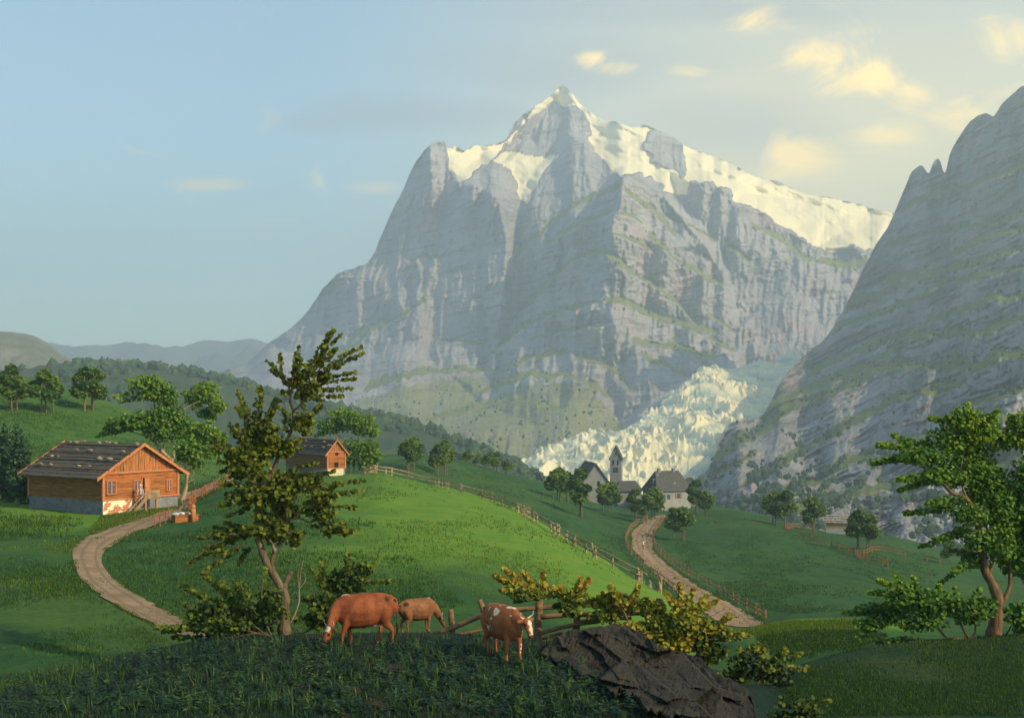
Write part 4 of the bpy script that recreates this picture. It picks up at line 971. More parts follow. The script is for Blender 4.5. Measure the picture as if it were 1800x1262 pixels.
def simple_mat(name, a, b, scale=3.0, bump=.3, rough=.9, detail=5):
    m, t = newmat(name); p = t.coord('Object'); n = t.noise(p, scale, detail, .65)
    t.l.new(t.mix(t.rng(n, .3, .7), a, b), t.bsdf.inputs['Base Color']); t.l.new(t.bump(n, bump, .06), t.bsdf.inputs['Normal'])
    t.bsdf.inputs['Roughness'].default_value = rough
    return m
def stone_mat(name, stone, stone2, mortar, scale=2.2):
    m, t = newmat(name); p = t.mapping(t.coord('Object'), (1, 1, 1.7))
    pw = t.noise(p, 2.0, 3, .6, out='Color')
    q = t.node('ShaderNodeVectorMath', operation='MULTIPLY_ADD'); t.l.new(pw, q.inputs[0]); q.inputs[1].default_value = (.35, .35, .35); t.l.new(p, q.inputs[2])
    e = t.voro(q.outputs[0], scale, 'DISTANCE_TO_EDGE'); cc = t.voro(q.outputs[0], scale, 'F1', 'Color')
    sc = t.node('ShaderNodeSeparateColor'); t.l.new(cc, sc.inputs[0])
    c = t.mix(sc.outputs[0], stone, stone2); c = t.mix(t.rng(t.noise(p, 9, 4, .7), .35, .7), t.mix(.4, c, (.05, .05, .055)), c)
    c = t.mix(t.rng(e, .02, .09), mortar, c)
    t.l.new(c, t.bsdf.inputs['Base Color']); t.l.new(t.bump(t.rng(e, 0, .12), .7, .05), t.bsdf.inputs['Normal'])
    return m
def shingle_mat(name, a, b, sc=1.0):
    m, t = newmat(name); p = t.coord('Object')
    br = t.node('ShaderNodeTexBrick'); t.l.new(t.mapping(p, (1, 1, 1), (0, 0, R(90))), br.inputs['Vector'])
    br.inputs['Scale'].default_value = 1.0*sc; br.inputs['Brick Width'].default_value = .42; br.inputs['Row Height'].default_value = .30; br.inputs['Mortar Size'].default_value = .022
    br.inputs['Color1'].default_value = (*a, 1); br.inputs['Color2'].default_value = (*b, 1); br.inputs['Mortar'].default_value = (.018, .017, .016, 1)
    n = t.noise(t.mapping(p, (3, .6, 1)), 1.6*sc, 5, .7)
    c = t.mix(t.rng(n, .3, .75), br.outputs['Color'], t.mix(.5, br.outputs['Color'], (.03, .028, .026)))
    t.l.new(c, t.bsdf.inputs['Base Color']); t.l.new(t.bump(t.math('ADD', br.outputs['Fac'], t.math('MULTIPLY', n, -.8)), .6, -.05), t.bsdf.inputs['Normal'])
    return m
STONE = stone_mat('field_stone', (.13, .14, .16), (.24, .235, .23), (.17, .18, .20), 1.7)
STONE_B = simple_mat('bluish_plaster', (.12, .135, .165), (.19, .20, .22), 1.4)
def whitewash_mat():
    m, t = newmat('whitewashed_brick'); p = t.coord('Object')
    br = t.node('ShaderNodeTexBrick'); t.l.new(t.mapping(p, (1, 1, 1), (R(90), 0, 0)), br.inputs['Vector'])
    br.inputs['Scale'].default_value = 1; br.inputs['Brick Width'].default_value = .52; br.inputs['Row Height'].default_value = .2; br.inputs['Mortar Size'].default_value = .018
    br.inputs['Color1'].default_value = (.42, .11, .05, 1); br.inputs['Color2'].default_value = (.33, .09, .045, 1); br.inputs['Mortar'].default_value = (.45, .40, .30, 1)
    n = t.noise(p, 1.35, 3, .5)
    c = t.mix(t.rng(n, .47, .54), (.66, .60, .45), br.outputs['Color'])
    c = t.mix(t.math('MULTIPLY', t.rng(t.noise(p, 3, 4, .6), .5, .75), .4), c, (.42, .36, .28))
    t.l.new(c, t.bsdf.inputs['Base Color']); return m
WHITEWASH = whitewash_mat()
ROOF_DARK = shingle_mat('old_shingles', (.062, .058, .055), (.105, .098, .092))
ROOF_SLATE = shingle_mat('dark_roof_shingles', (.070, .076, .084), (.105, .112, .122), .9)
ROOF_PALE = shingle_mat('silver_shingles', (.26, .27, .26), (.42, .43, .42), .8)
PLASTER = simple_mat('grey_plaster', (.15, .16, .18), (.22, .225, .235), .5, .2)
PLASTER_L = simple_mat('light_plaster', (.20, .21, .22), (.28, .28, .28), .5, .2)
ROCKM = simple_mat('roof_stone', (.11, .09, .075), (.30, .24, .18), 2.5, .6)
def glass_mat():
    m, t = newmat('window_glass'); t.bsdf.inputs['Base Color'].default_value = (.045, .07, .12, 1)
    t.bsdf.inputs['Roughness'].default_value = .12; t.bsdf.inputs['Specular IOR Level'].default_value = .6; return m
GLASS = glass_mat()
DARK = simple_mat('dark_interior', (.008, .007, .006), (.014, .012, .010))

def lump(seed, r, sq=(1, 1, 1), n=2, amp=.35, fs=1.6):
    bm = bmesh.new(); bmesh.ops.create_icosphere(bm, subdivisions=n, radius=1)
    V = np.array([v.co for v in bm.verts]); Fq = np.array([[v.index for v in f.verts] for f in bm.faces]); bm.free()
    d = 1+amp*fbm(V[:, 0]*fs+seed, V[:, 1]*fs, V[:, 2]*fs, 3, seed)
    return V*d[:, None]*r*np.array(sq), Fq

def window(parent, w, h, M, origin, cols=2, depth=.09):
    """frame with mullions and panes, in local wall axes: M maps (along, out, up); child of parent with its pane as sub-part"""
    b = MB(); o = np.asarray(origin, float); A = np.asarray(M, float)
    def bx(mb, x, z, sx, sz, y0, sy): mb.box(o+A@np.array([x, y0, z]), np.abs(A@np.array([sx, sy, sz])))
    fw = .09
    bx(b, -w/2+fw/2, 0, fw, h, 0, depth); bx(b, w/2-fw/2, 0, fw, h, 0, depth); bx(b, 0, h/2-fw/2, w-2*fw, fw, 0, depth); bx(b, 0, -h/2+fw/2-.02, w+.06-2*fw, fw+.02, .01, depth)
    bx(b, 0, 0, .13, h-2*fw, .004, depth-.01)
    for s in (-1, 1):
        bx(b, s*w/4, h*.16, w/2-.2, .035, 0, depth-.04); bx(b, s*w/4, -h*.18, w/2-.2, .035, 0, depth-.04); bx(b, s*w/4+s*.01, 0, .03, h-2*fw, -.004, depth-.05)
    f = b.build('window', W_TRIM, parent)
    g = MB(); bx(g, 0, 0, w-2*fw, h-2*fw, -.03, .02); g.build('pane', GLASS, f)
    return f

def log_house(name, pos, rz, Wd, Ln, z0, ze, za, label, ov=(.5, .8), base_front=WHITEWASH, stones=26, seed=1, split=.45):
    """gable wall along local x at y=0, side wall along local y at x=0; stone base to z0, eaves ze, ridge za"""
    rg = np.random.default_rng(seed)
    o = empty(name, pos, rz); tag(o, label, 'chalet' if name == 'chalet' else 'barn')
    # stone base
    b = MB(); th = .35
    b.box((Wd/2, Ln-.1, z0/2-.8), (Wd-.12, .3, z0+1.6)); b.box((.2, Ln/2, z0/2-.8), (.34, Ln-.1, z0+1.6)); b.box((Wd-.2, Ln/2, z0/2-.8), (.34, Ln-.1, z0+1.6))
    b.build('stone_base', STONE, o)
    b = MB(); b.box((Wd*split/2+.02, .10, z0/2-.8), (Wd*split-.06, .26, z0+1.6)); q = b.build('front_base', base_front, o)
    if base_front is WHITEWASH: q['label'] = 'whitewashed corner of the base with bricks showing'
    b = MB(); b.box((Wd*(1+split)/2-.02, .14, z0/2-.8), (Wd*(1-split)-.06, .26, z0+1.6)); b.build('front_base', STONE_B, o)
    # log walls: stacked squared logs
    n = max(6, int((ze-z0)/.21)); hl = (ze-z0)/n
    f, s, f2, s2 = MB(), MB(), MB(), MB()
    for k in range(n):
        z = z0+hl*(k+.5); j = rg.uniform(-.012, .012)
        f.box((Wd/2, .07+j, z), (Wd-.02, .2, hl-.022)); f2.box((Wd/2, Ln-.1+j, z), (Wd-.02, .18, hl-.022))
        s.box((.08+j, Ln/2, z), (.2, Ln-.42, hl-.022)); s2.box((Wd-.08+j, Ln/2, z), (.2, Ln-.42, hl-.022))
    f.box((Wd/2, .12, (z0+ze)/2), (Wd-.3, .06, ze-z0-.02)); s.box((.14, Ln/2, (z0+ze)/2), (.06, Ln-.5, ze-z0-.02)); s2.box((Wd-.14, Ln/2, (z0+ze)/2), (.06, Ln-.5, ze-z0-.02))
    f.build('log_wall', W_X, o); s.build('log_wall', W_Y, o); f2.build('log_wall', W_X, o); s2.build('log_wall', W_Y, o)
    for x, y in ((.05, .0), (Wd-.05, .0), (.0, Ln-.05)): MB().box((x, y, (z0+ze)/2), (.22, .22, ze-z0-.004)).build('corner_post', W_TRIM, o)
    MB().box((Wd/2, -.06, ze+.03), (Wd+.06, .14, .18)).build('beam', W_TRIM, o); MB().box((Wd/2, -.05, z0+.08), (Wd-.24, .10, .14)).build('beam', W_TRIM, o)
    # gable boards
    g = MB(); nb = max(9, int(Wd/.3)); bw = Wd/nb
    for k in range(nb):
        xa, xb = k*bw+.012, (k+1)*bw-.012
        hgt = lambda x: ze+.1+(za-ze)*(1-abs(x-Wd/2)/(Wd/2))-.10
        y = .02+rg.uniform(-.02, .02); lo = ze+.12
        pts = [(xa, y, lo), (xb, y, lo), (xb, y, max(lo+.01, hgt(xb)))]+([(Wd/2, y, hgt(Wd/2))] if xa < Wd/2 < xb else [])+[(xa, y, max(lo+.01, hgt(xa)))]
        g.poly(pts, (0, .06, 0))
    g.poly([(0.1, .1, ze+.1), (Wd-.1, .1, ze+.1), (Wd/2, .1, za-.15)], (0, .05, 0)); g.build('gable', W_Z, o)
    MB().poly([(0.1, Ln-.1, ze+.1), (Wd-.1, Ln-.1, ze+.1), (Wd/2, Ln-.1, za-.15)], (0, .05, 0)).build('gable', W_Z, o)
    # roof slabs with overhang, slightly wavy, each course lapping the next
    sl = (za-ze)/(Wd/2); L1 = Ln+2*ov[0]
    rf = MB(); nc = 11
    for side in (-1, 1):
        for k in range(nc):
            e0 = -ov[1]+(Wd/2+ov[1])*k/nc; e1 = -ov[1]+(Wd/2+ov[1])*(k+1)/nc+.10
            e1 = min(e1, Wd/2)
            xx = lambda e: e if side < 0 else Wd-e
            ny = 14; yy = np.linspace(-ov[0], Ln+ov[0], ny)
            wv = .03*fbm(yy*.8, 0*yy+k, side, 3, seed)
            V = []
            for e, up in ((e0, .16), (e1, .10)):
                for dz in (0, -.09):
                    V += [(xx(e), y, ze+sl*e+up+dz+a) for y, a in zip(yy, wv)]
            V = np.array(V); r0, r1, r2, r3 = 0, ny, 2*ny, 3*ny
            fs = []
            for i in range(ny-1):
                fs += [(r0+i, r0+i+1, r2+i+1, r2+i), (r1+i, r3+i, r3+i+1, r1+i+1), (r0+i, r1+i, r1+i+1, r0+i+1)]
            fs += [(r0, r2, r3, r1), (r0+ny-1, r1+ny-1, r3+ny-1, r2+ny-1)]
            rf.add(V, fs)
    roof = rf.build('roof', ROOF_DARK if name != 'hut' else ROOF_PALE, o)
    # barge boards and purlin ends
    for y in (-ov[0]-.04, Ln+ov[0]+.04):
        for side in (-1, 1):
            xx = lambda e: e if side < 0 else Wd-e
            b = MB(); b.poly([(xx(-ov[1]), y, ze-sl*ov[1]-.10), (xx(-ov[1]), y, ze-sl*ov[1]+.19), (Wd/2, y, za+.20), (Wd/2, y, za-.09)], (0, .05, 0)); b.build('barge_board', W_TRIM, o)
    for e in (0.0, Wd*.25, Wd*.5, Wd*.75, Wd):
        z = ze+sl*min(e, Wd-e)-.02
        MB().box((e, Ln/2, z-.04), (.16, L1-.08, .16)).build('purlin', W_Z, o)
    # weighting poles with stones
    pb = MB()
    for k, e in enumerate((.25, Wd*.17, Wd*.30, Wd*.43)):
        for side in (-1, 1):
            x = e if side < 0 else Wd-e; z = ze+sl*e+.27
            pts = [(x+rg.uniform(-.06, .06), y, z) for y in np.linspace(-ov[0]-.25, Ln+ov[0]+.3, 6)]
            pb.tube(spl(pts, 16), .055, 6)
            if side < 0 or k == 3:
                for q in range(max(2, stones//6)):
                    V, Fq = lump(seed*50+k*9+q, rg.uniform(.12, .25), (1.0, 1.35, .7), 2, .35)
                    y = rg.uniform(-.1, Ln+.1)
                    st = MB().addq(V+np.array([x+.12*(1 if side < 0 else -1), y, z+.10+.04]), Fq).build('roof_stone', ROCKM, roof, smooth=True)
    pb.build('roof_pole', W_GREY, roof)
    return o

# ---- the chalet
def solve(p, px, vx, vy):
    k = (px-CX)/F
    return (k*p.y-p.x)/(vx-k*vy)
ch_p = at(180, 905, 60, 118); RZC = R(54)
dC = ch_p.y; u = dC/F
WdC, LnC = solve(ch_p, 313, math.cos(RZC), math.sin(RZC)), solve(ch_p, 51, -math.sin(RZC), math.cos(RZC))
z0, ze = 24*u, 72*u; za = CZ+(HY-782)/F*(dC+WdC/2*math.sin(RZC))-ch_p.z
ch = log_house('chalet', ch_p, RZC, WdC, LnC, z0, ze, za, 'brown log chalet with a stone weighted roof and a stair to its door', (.45, .85), seed=4, stones=30)
I3 = np.eye(3)
fx = lambda px: solve(ch_p, px, math.cos(RZC), math.sin(RZC))
fz = lambda py, x: CZ+(HY-py)/F*(dC+x*math.sin(RZC))-ch_p.z
for (xa, xb, ya, yb) in ((186, 203, 844, 868), (233, 247, 843, 863), (291, 301, 842, 862)):
    x = (fx(xa)+fx(xb))/2
    window(ch, fx(xb)-fx(xa), (yb-ya)*u*1.05, np.diag([1, -1, 1.]), (x, -.10, fz((ya+yb)/2, x)-.02))
xd = fx(252); dz0 = fz(874, xd)
b = MB(); b.box((fx(251), -.045, dz0+.85), (fx(253.5)-fx(249), .02, 1.75)); b.build('doorway', DARK, ch)
b = MB(); b.box((fx(258), -.06, dz0+.85), (fx(262.5)-fx(253.5), .05, 1.75)); b.box((fx(248.6), -.06, dz0+.85), (.09, .10, 1.8)); b.box((fx(263.2), -.06, dz0+.85), (.09, .10, 1.8)); b.box((fx(256), -.06, dz0+1.80), (fx(263.2)-fx(248.6)+.09, .11, .09))
dr = b.build('door', W_TRIM, ch); MB().box((fx(255), -.10, dz0+.85), (.05, .05, .10)).build('handle', DARK, dr)
# stair, landing, balustrade
b = MB(); xl, xr = fx(243), fx(264); b.box(((xl+xr)/2, -.70, dz0-.05), (xr-xl, 1.2, .10))
x_b, zb_ = fx(208), fz(908, fx(208))-.35
ns = 8
for k in range(ns):
    f_ = (k+.5)/ns; b.box((x_b+(xl-x_b)*f_, -.95, zb_+(dz0-zb_)*f_-.03), (.34, .62, .06))
b.build('stair', W_GREY, ch)
b = MB()
for y in (-.62, -1.28): b.poly([(x_b-.25, y, zb_-.12), (x_b+.12, y, zb_-.12), (xl, y, dz0-.02), (xl, y, dz0+.30), (x_b-.25, y, zb_+.12)], (0, .05, 0))
b.poly([(x_b-.15, -1.32, zb_+.62), (xl, -1.32, dz0+.62), (xl, -1.32, dz0+.72), (x_b-.15, -1.32, zb_+.74)], (0, .07, 0))
b.box(((xl+xr)/2, -1.30, dz0+.62), (xr-xl, .08, .09))
for k in range(9): b.box((xl+(xr-xl)*(k+.5)/9, -1.29, dz0+.30), (.10, .04, .58))
b.build('balustrade', W_PALE, ch)
for x in (fx(240.5), fx(260)): MB().box((x, -1.2, dz0-1.15), (.14, .14, 2.1)).build('post', W_TRIM, ch)

# ---- barn on the hill crest
bp = at(575, 834, 150, 225); ub = bp.y/F; RZB = R(38)
WdB, LnB = solve(bp, 607, math.cos(RZB), math.sin(RZB)), solve(bp, 503, -math.sin(RZB), math.cos(RZB))
barn = log_house('barn', bp, RZB, WdB, LnB, 10*ub, 39*ub, 60*ub, 'small log barn with a grey stone weighted roof on the hilltop', (.35, .5), simple_mat('cream_plaster', (.45, .40, .28), (.55, .50, .36), 1.2), 18, 6, .9)
MB().box((WdB*.52, -.05, 36*ub), (.5, .06, .45)).build('hatch', DARK, barn)
MB().box((WdB*.5, -.05, 9*ub+.55), (.65, .06, 1.0)).build('door', DARK, barn)

# ---- small hut on the right meadow
hx = P(1452, 937, 352.0); hp = Vector((hx[0], hx[1], float(gz(hx[0], hx[1])[0])+.35)); uh = hp.y/F
o = empty('hut', hp, R(-18)); tag(o, 'small hut with vertical boards and a silvery roof on the right meadow', 'hut')
Wh, Dh = 44*uh, 5.5
b = MB(); b.box((Wh/2, Dh/2, -.3), (Wh, Dh, 2.5)); b.build('stone_base', simple_mat('pale_stone', (.26, .27, .27), (.36, .36, .34), 1.5), o)
b = MB(); nb = 22
for k in range(nb): b.box(((k+.5)/nb*Wh, .05, 1.0+.95), (Wh/nb-.02, .10, 2.0))
for k in range(12): b.box((.05, (k+.5)/12*Dh+.0, 1.0+.95), (.10, Dh/12-.02, 2.0)); b.box((Wh-.05, (k+.5)/12*Dh, 1.0+.95), (.10, Dh/12-.02, 2.0))
b.box((Wh/2, Dh/2, 1.9), (Wh-.25, Dh-.25, 1.9)); b.poly([(.06, .1, 2.9), (.06, Dh-.1, 2.9), (.06, Dh/2, 4.5)], (.08, 0, 0)); b.poly([(Wh-.06, .1, 2.9), (Wh-.06, Dh-.1, 2.9), (Wh-.06, Dh/2, 4.5)], (-.08, 0, 0))
b.build('wall', wood_mat('hut_board_wood', (.30, .17, .085), (.46, .29, .16), (.36, .19, .09), 'Z'), o)
b = MB()
for side in (0, 1):
    for k in range(7):
        y0, y1 = -.45+(Dh/2+.45)*k/7, min(Dh/2, -.45+(Dh/2+.45)*(k+1)/7+.08); zz = lambda y: 2.85+(y)*1.7/(Dh/2)
        f0 = lambda y: y if side == 0 else Dh-y
        b.poly([(-.4, f0(y0), zz(y0)+.12), (Wh+.4, f0(y0), zz(y0)+.12), (Wh+.4, f0(y1), zz(y1)+.05), (-.4, f0(y1), zz(y1)+.05)], (0, 0, -.08))
rf = b.build('roof', ROOF_PALE, o)
b = MB()
for y in (.1, 1.1, 2.0): b.tube([(-.6, y, 2.85+y*1.7/(Dh/2)+.2), (Wh+.6, y, 2.85+y*1.7/(Dh/2)+.2)], .08, 6)
b.build('roof_pole', W_GREY, rf)

# ---- village: church with tower, low house, big hipped house, small roofs behind
def vill(px, py, d): return P(px, py, d)
dT = 468.0; uT = dT/F
o = empty('church_tower', vill(1082, 896, dT)); tag(o, 'slender grey church tower with a steep pointed gable roof', 'church tower')
w, hh = 20*uT, (896-804)*uT
o.rotation_euler[2] = R(-12)
b = MB(); b.box((0, w/2, hh/2), (w, w, hh))
b.poly([(-w/2, .0, hh), (w/2, 0, hh), (0, 0, hh+18*uT)], (0, .5, 0)); b.poly([(-w/2, w, hh), (w/2, w, hh), (0, w, hh+18*uT)], (0, -.5, 0)); b.build('wall', PLASTER, o)
b = MB()
for s in (-1, 1): b.poly([(s*(w/2+.45), -.4, hh-1.1), (0, -.4, hh+19.5*uT), (0, w+.4, hh+19.5*uT), (s*(w/2+.45), w+.4, hh-1.1)], (0, 0, .35))
b.build('roof', ROOF_SLATE, o)
for s in (-1, 1): MB().box((s*w*.2, -.02, hh-9*uT), (.5, .12, 9*uT)).build('window', DARK, o)
MB().box((0, -.02, hh+6*uT), (.45, .12, .6)).build('window', DARK, o)
b = MB(); q = 3.6*uT; zc = hh-22*uT
for sx, sz, x, z in ((2*q+.25, .22, 0, q), (2*q+.25, .22, 0, -q), (.22, 2*q-.22, -q-.0, 0), (.22, 2*q-.22, q, 0)): b.box((x, -.04, zc+z), (sx, .10, sz))
b.tube([(math.cos(a)*q*.5, -.05, zc+math.sin(a)*q*.5) for a in np.linspace(0, 2*np.pi, 20)], .10, 5)
b.build('clock', DARK, o)
# nave
dN = 452.0; uN = dN/F
o = empty('church', vill(1047, 888, dN), R(9)); tag(o, 'grey church nave with a steep gable left of the tower', 'church')
w = 44*uN; he, ha = 42*uN, 71*uN; ln = 18.0
b = MB(); b.poly([(-w/2, 0, -2), (w/2, 0, -2), (w/2, 0, he), (0, 0, ha), (-w/2, 0, he)], (0, ln, 0)); b.build('wall', PLASTER, o)
b = MB()
for s in (-1, 1): b.poly([(s*(w/2+.6), -.6, he-.9), (0, -.6, ha+.1), (0, ln+.6, ha+.1), (s*(w/2+.6), ln+.6, he-.9)], (0, 0, .6))
b.build('roof', ROOF_SLATE, o)
MB().box((w*.12, -.03, he*.9), (.9, .12, 1.8)).build('window', DARK, o)

def hip_house(name, px, py, d, rz, Wd, Dp, he, hr, ridge, label, wm=PLASTER, chim=()):
    o = empty(name, vill(px, py, d), rz); tag(o, label, 'house')
    b = MB(); b.box((0, 0, he/2-1), (Wd, Dp, he+2)); b.build('wall', wm, o)
    e = .7; r = ridge/2; zl = he-.35
    A = [(-Wd/2-e, -Dp/2-e, zl), (Wd/2+e, -Dp/2-e, zl), (Wd/2+e, Dp/2+e, zl), (-Wd/2-e, Dp/2+e, zl), (-r, 0, hr), (r, 0, hr)]
    b = MB(); b.add(A, [(0, 1, 5, 4), (2, 3, 4, 5), (1, 2, 5), (3, 0, 4), (3, 2, 1, 0)]); rf = b.build('roof', ROOF_SLATE, o)
    for x, y, z0_, h_ in chim: MB().box((x, y, z0_+h_/2), (.9, .9, h_)).box((x, y, z0_+h_+.1), (1.15, 1.15, .2)).build('chimney', PLASTER, rf)
    return o, rf
uH = 425/F
o, rf = hip_house('hipped_house', 1172, 893, 425.0, R(28), 70*uH, 46*uH, 33*uH, 66*uH, 50*uH, 'large pale house with a dark hipped roof and several chimneys', PLASTER_L,
    [(-17*uH, 0, 62*uH, 7*uH), (14*uH, 0, 62*uH, 7*uH), (-24*uH, -4*uH, 50*uH, 11*uH), (-31*uH, -5*uH, 40*uH, 12*uH)])
MB().poly([(2*uH, -17*uH, 43*uH), (8*uH, -17*uH, 43*uH), (5*uH, -17*uH, 48*uH)], (0, 9*uH, 0)).build('dormer', PLASTER_L, rf)
f = MB().box((9*uH, -23*uH-.05, 23*uH), (1.3, .14, 1.7)).build('window', GLASS, o)
SHM = simple_mat('shutter_brown', (.22, .11, .06), (.30, .16, .09), 2)
for sg in (-1, 1): MB().box((9*uH+1.05*sg, -23*uH-.06, 23*uH), (.7, .12, 1.8)).build('shutter', SHM, f)
for x in (-12, -22): MB().box((x*uH, -23*uH-.05, 22*uH), (1.2, .14, 1.6)).build('window', GLASS, o)
hip_house('low_house', 1103, 893, 440.0, R(8), 44*uH, 34*uH, 34*uH, 50*uH, 30*uH, 'low grey house with a dark hipped roof under the church tower')
hip_house('small_house', 1212, 895, 452.0, R(-10), 22*uH, 22*uH, 44*uH, 60*uH, 10*uH, 'small house with only its dark roof showing behind the hipped house')
hip_house('small_house', 1008, 884, 470.0, R(5), 30*uH, 22*uH, 38*uH, 51*uH, 20*uH, 'small grey roofed house between the trees left of the church')
# ------------------------------------------------------------------ fences
def rail_fence(name, pts, lo, hi, hts, mat, label, rails=2, spacing=2.2, pair=True, thick=.05, seed=3, gaps=(), group=None, rail_out=.6):
    """posts along a traced line; each post and each rail is a part of the fence"""
    rg = np.random.default_rng(seed)
    W = np.array([at(x, y, lo, hi) for x, y in pts])
    s = np.concatenate([[0], np.cumsum(np.linalg.norm(np.diff(W[:, :2], axis=0), axis=1))])
    n = max(2, int(s[-1]/spacing)); q = np.linspace(0, s[-1], n+1)+np.r_[0, rg.uniform(-.25, .25, max(0, n-1))*spacing, 0]
    X = np.interp(q, s, W[:, 0]); Y = np.interp(q, s, W[:, 1])
    Hh = np.interp(q, s, np.interp(np.linspace(0, 1, len(s)), np.linspace(0, 1, len(hts)), hts)) if len(hts) > 1 else np.full(n+1, hts[0])
    Z = gz(X, Y); org = np.array([X[0], Y[0], Z[0]])
    o = empty(name, tuple(org)); tag(o, label, 'fence', group)
    for k in range(n+1):
        h = Hh[k]*rg.uniform(.85, 1.12)
        b = MB()
        for sgn in ((-1, 1) if pair and rg.random() < .6 else (1,)):
            lean = rg.normal(0, .07, 2)*h; dx, dy = rg.uniform(-.05, .05, 2)+sgn*.07
            p = np.array([[X[k]+dx, Y[k]+dy*.6, Z[k]-.3], [X[k]+dx+lean[0]*.5, Y[k]+dy*.6+lean[1]*.5, Z[k]+h*.55], [X[k]+dx+lean[0], Y[k]+dy*.6+lean[1], Z[k]+h*rg.uniform(.88, 1.05)]])
            b.tube(p, [thick, thick, thick*.8], 6)
        b.build('post', mat, o, org)
    for k in range(n):
        if k in gaps: continue
        for r in range(rails):
            if rg.random() < .08: continue
            h = (r+1)/(rails+.35)*(Hh[k]+Hh[k+1])/2
            a = np.array([X[k], Y[k]-.02, Z[k]+h+rg.normal(0, .05)]); c = np.array([X[k+1], Y[k+1]-.02, Z[k+1]+h+rg.normal(0, .05)])
            d = (c-a)/np.linalg.norm(c-a); a = a-d*rg.uniform(.1, rail_out); c = c+d*rg.uniform(.1, rail_out)
            m = (a+c)/2+np.array([0, 0, rg.normal(0, .03)])
            MB().tube(np.array([a, m, c]), thick*.8, 5).build('rail', mat, o, org)
    return o

rail_fence('rail_fence', [(640,828),(660,831),(683,834),(700,838),(730,846),(760,853),(790,860),(820,868),(850,877),(880,888),(905,897),(925,908),(945,921),(965,933),(990,947),(1010,961),(1030,972),(1050,984),(1075,997),(1100,1010),(1120,1020),(1142,1031),(1162,1043)],
    60, 235, [1.15, 1.2, 1.15], W_PALE, 'long pale wooden fence running down the edge of the sunny hill', 2, 3.4, True, .088, 3, (), None, 1.2)
rail_fence('rail_fence', [(1138,914),(1122,921),(1110,929),(1101,945),(1099,957),(1105,968),(1112,978),(1122,988),(1135,1000),(1148,1012),(1165,1025),(1180,1037),(1192,1045)], 110, 480, [1.5, 1.4], W_RAIL, 'brown fence along the left side of the village road', 2, 4.2, True, .085, 5)
rail_fence('rail_fence', [(1166,912),(1160,924),(1151,936),(1147,950),(1153,967),(1165,978),(1180,990),(1195,1001),(1215,1014),(1235,1025),(1255,1036),(1275,1049),(1300,1064),(1325,1077),(1345,1087)], 110, 480, [1.5, 1.4], W_RAIL, 'brown fence along the right side of the village road', 2, 4.0, True, .085, 6)
rail_fence('rail_fence', [(1403,942),(1418,945),(1432,951),(1450,957),(1475,965),(1490,972),(1500,976),(1512,983),(1530,988),(1550,993),(1560,998)], 150, 420, [1.5], W_RED, 'rusty red fence running down the right meadow', 2, 5.0, True, .09, 7, (3, 8))
rail_fence('rail_fence', [(1518,977),(1533,971),(1545,970),(1560,973),(1573,976),(1600,980),(1622,985),(1652,993)], 150, 420, [1.5], W_RED, 'rusty red fence on the knoll right of the small hut', 2, 5.0, True, .09, 8, (4,))
rail_fence('rail_fence', [(1383,930),(1395,929),(1405,930),(1420,931)], 150, 420, [1.5], W_RED, 'short rusty red fence piece between the meadow trees', 2, 3.0, True, .09, 9)
rail_fence('rail_fence', [(334,896),(341,885),(355,876),(367,869),(380,863),(392,856),(402,851)], 60, 200, [1.25], W_RED, 'short red brown fence beside the upper farm road', 2, 3.6, True, .07, 10)
rail_fence('rail_fence', [(270,928),(280,925),(288,921),(296,917)], 60, 160, [1.1], W_RED, 'tiny brown fence piece in front of the water trough', 2, 1.1, False, .05, 11)

# ---- split-rail fence behind the cows
o = empty('cow_fence', tuple(P(950,1136,32.6))); org = P(950,1136,32.6)
tag(o, 'heavy brown split rail fence with crooked posts behind the staring cow', 'fence')
def fp(lst, d): return np.array([P(x, y, d+q) for x, y, *z in lst for q in [z[0] if z else 0]])
for pts, w0, w1, d in [([(796,1122),(794,1095),(792,1071)],10,9,33.6),([(858,1104),(852,1080),(843,1054)],9,8,34.0),([(861,1100),(857,1085),(853,1069)],6,5,34.1),([(944,1142),(946,1100),(948,1055)],13,11,32.8),([(1012,1112),(1014,1092),(1015,1071)],11,10,32.6),([(1156,1100),(1159,1075),(1160,1052)],12,11,32.0)]:
    p = spl(fp(pts, d), 10); MB().tube(p, np.linspace(w0, w1, 10)*.6*d/F*(1+.06*fbm(np.arange(10)*.7, d, 0, 2, 2)), 8).build('post', W_RAIL, o, org, True)
for pts, w, d in [([(743,1122),(795,1103),(863,1075)],8,33.4),([(776,1121),(820,1113),(858,1104)],6,33.6),([(852,1077),(905,1071),(948,1068),(1016,1063)],7.5,33.2),([(950,1084),(1000,1080),(1060,1079),(1158,1076)],8,32.5),([(952,1112),(985,1103),(1020,1096),(1052,1092)],7,32.5),([(942,1139),(975,1125),(1012,1109)],8,32.4),([(915,1126),(950,1122),(990,1112)],7,33.0),([(1012,1094),(1060,1088),(1110,1086)],6,32.5)]:
    p = spl(fp(pts, d), 16); MB().tube(p, np.linspace(w, w*.8, 16)*.62*d/F*(1+.10*fbm(np.arange(16)*.5, w+d, 0, 2, 5)), 8).build('rail', W_RAIL, o, org, True)

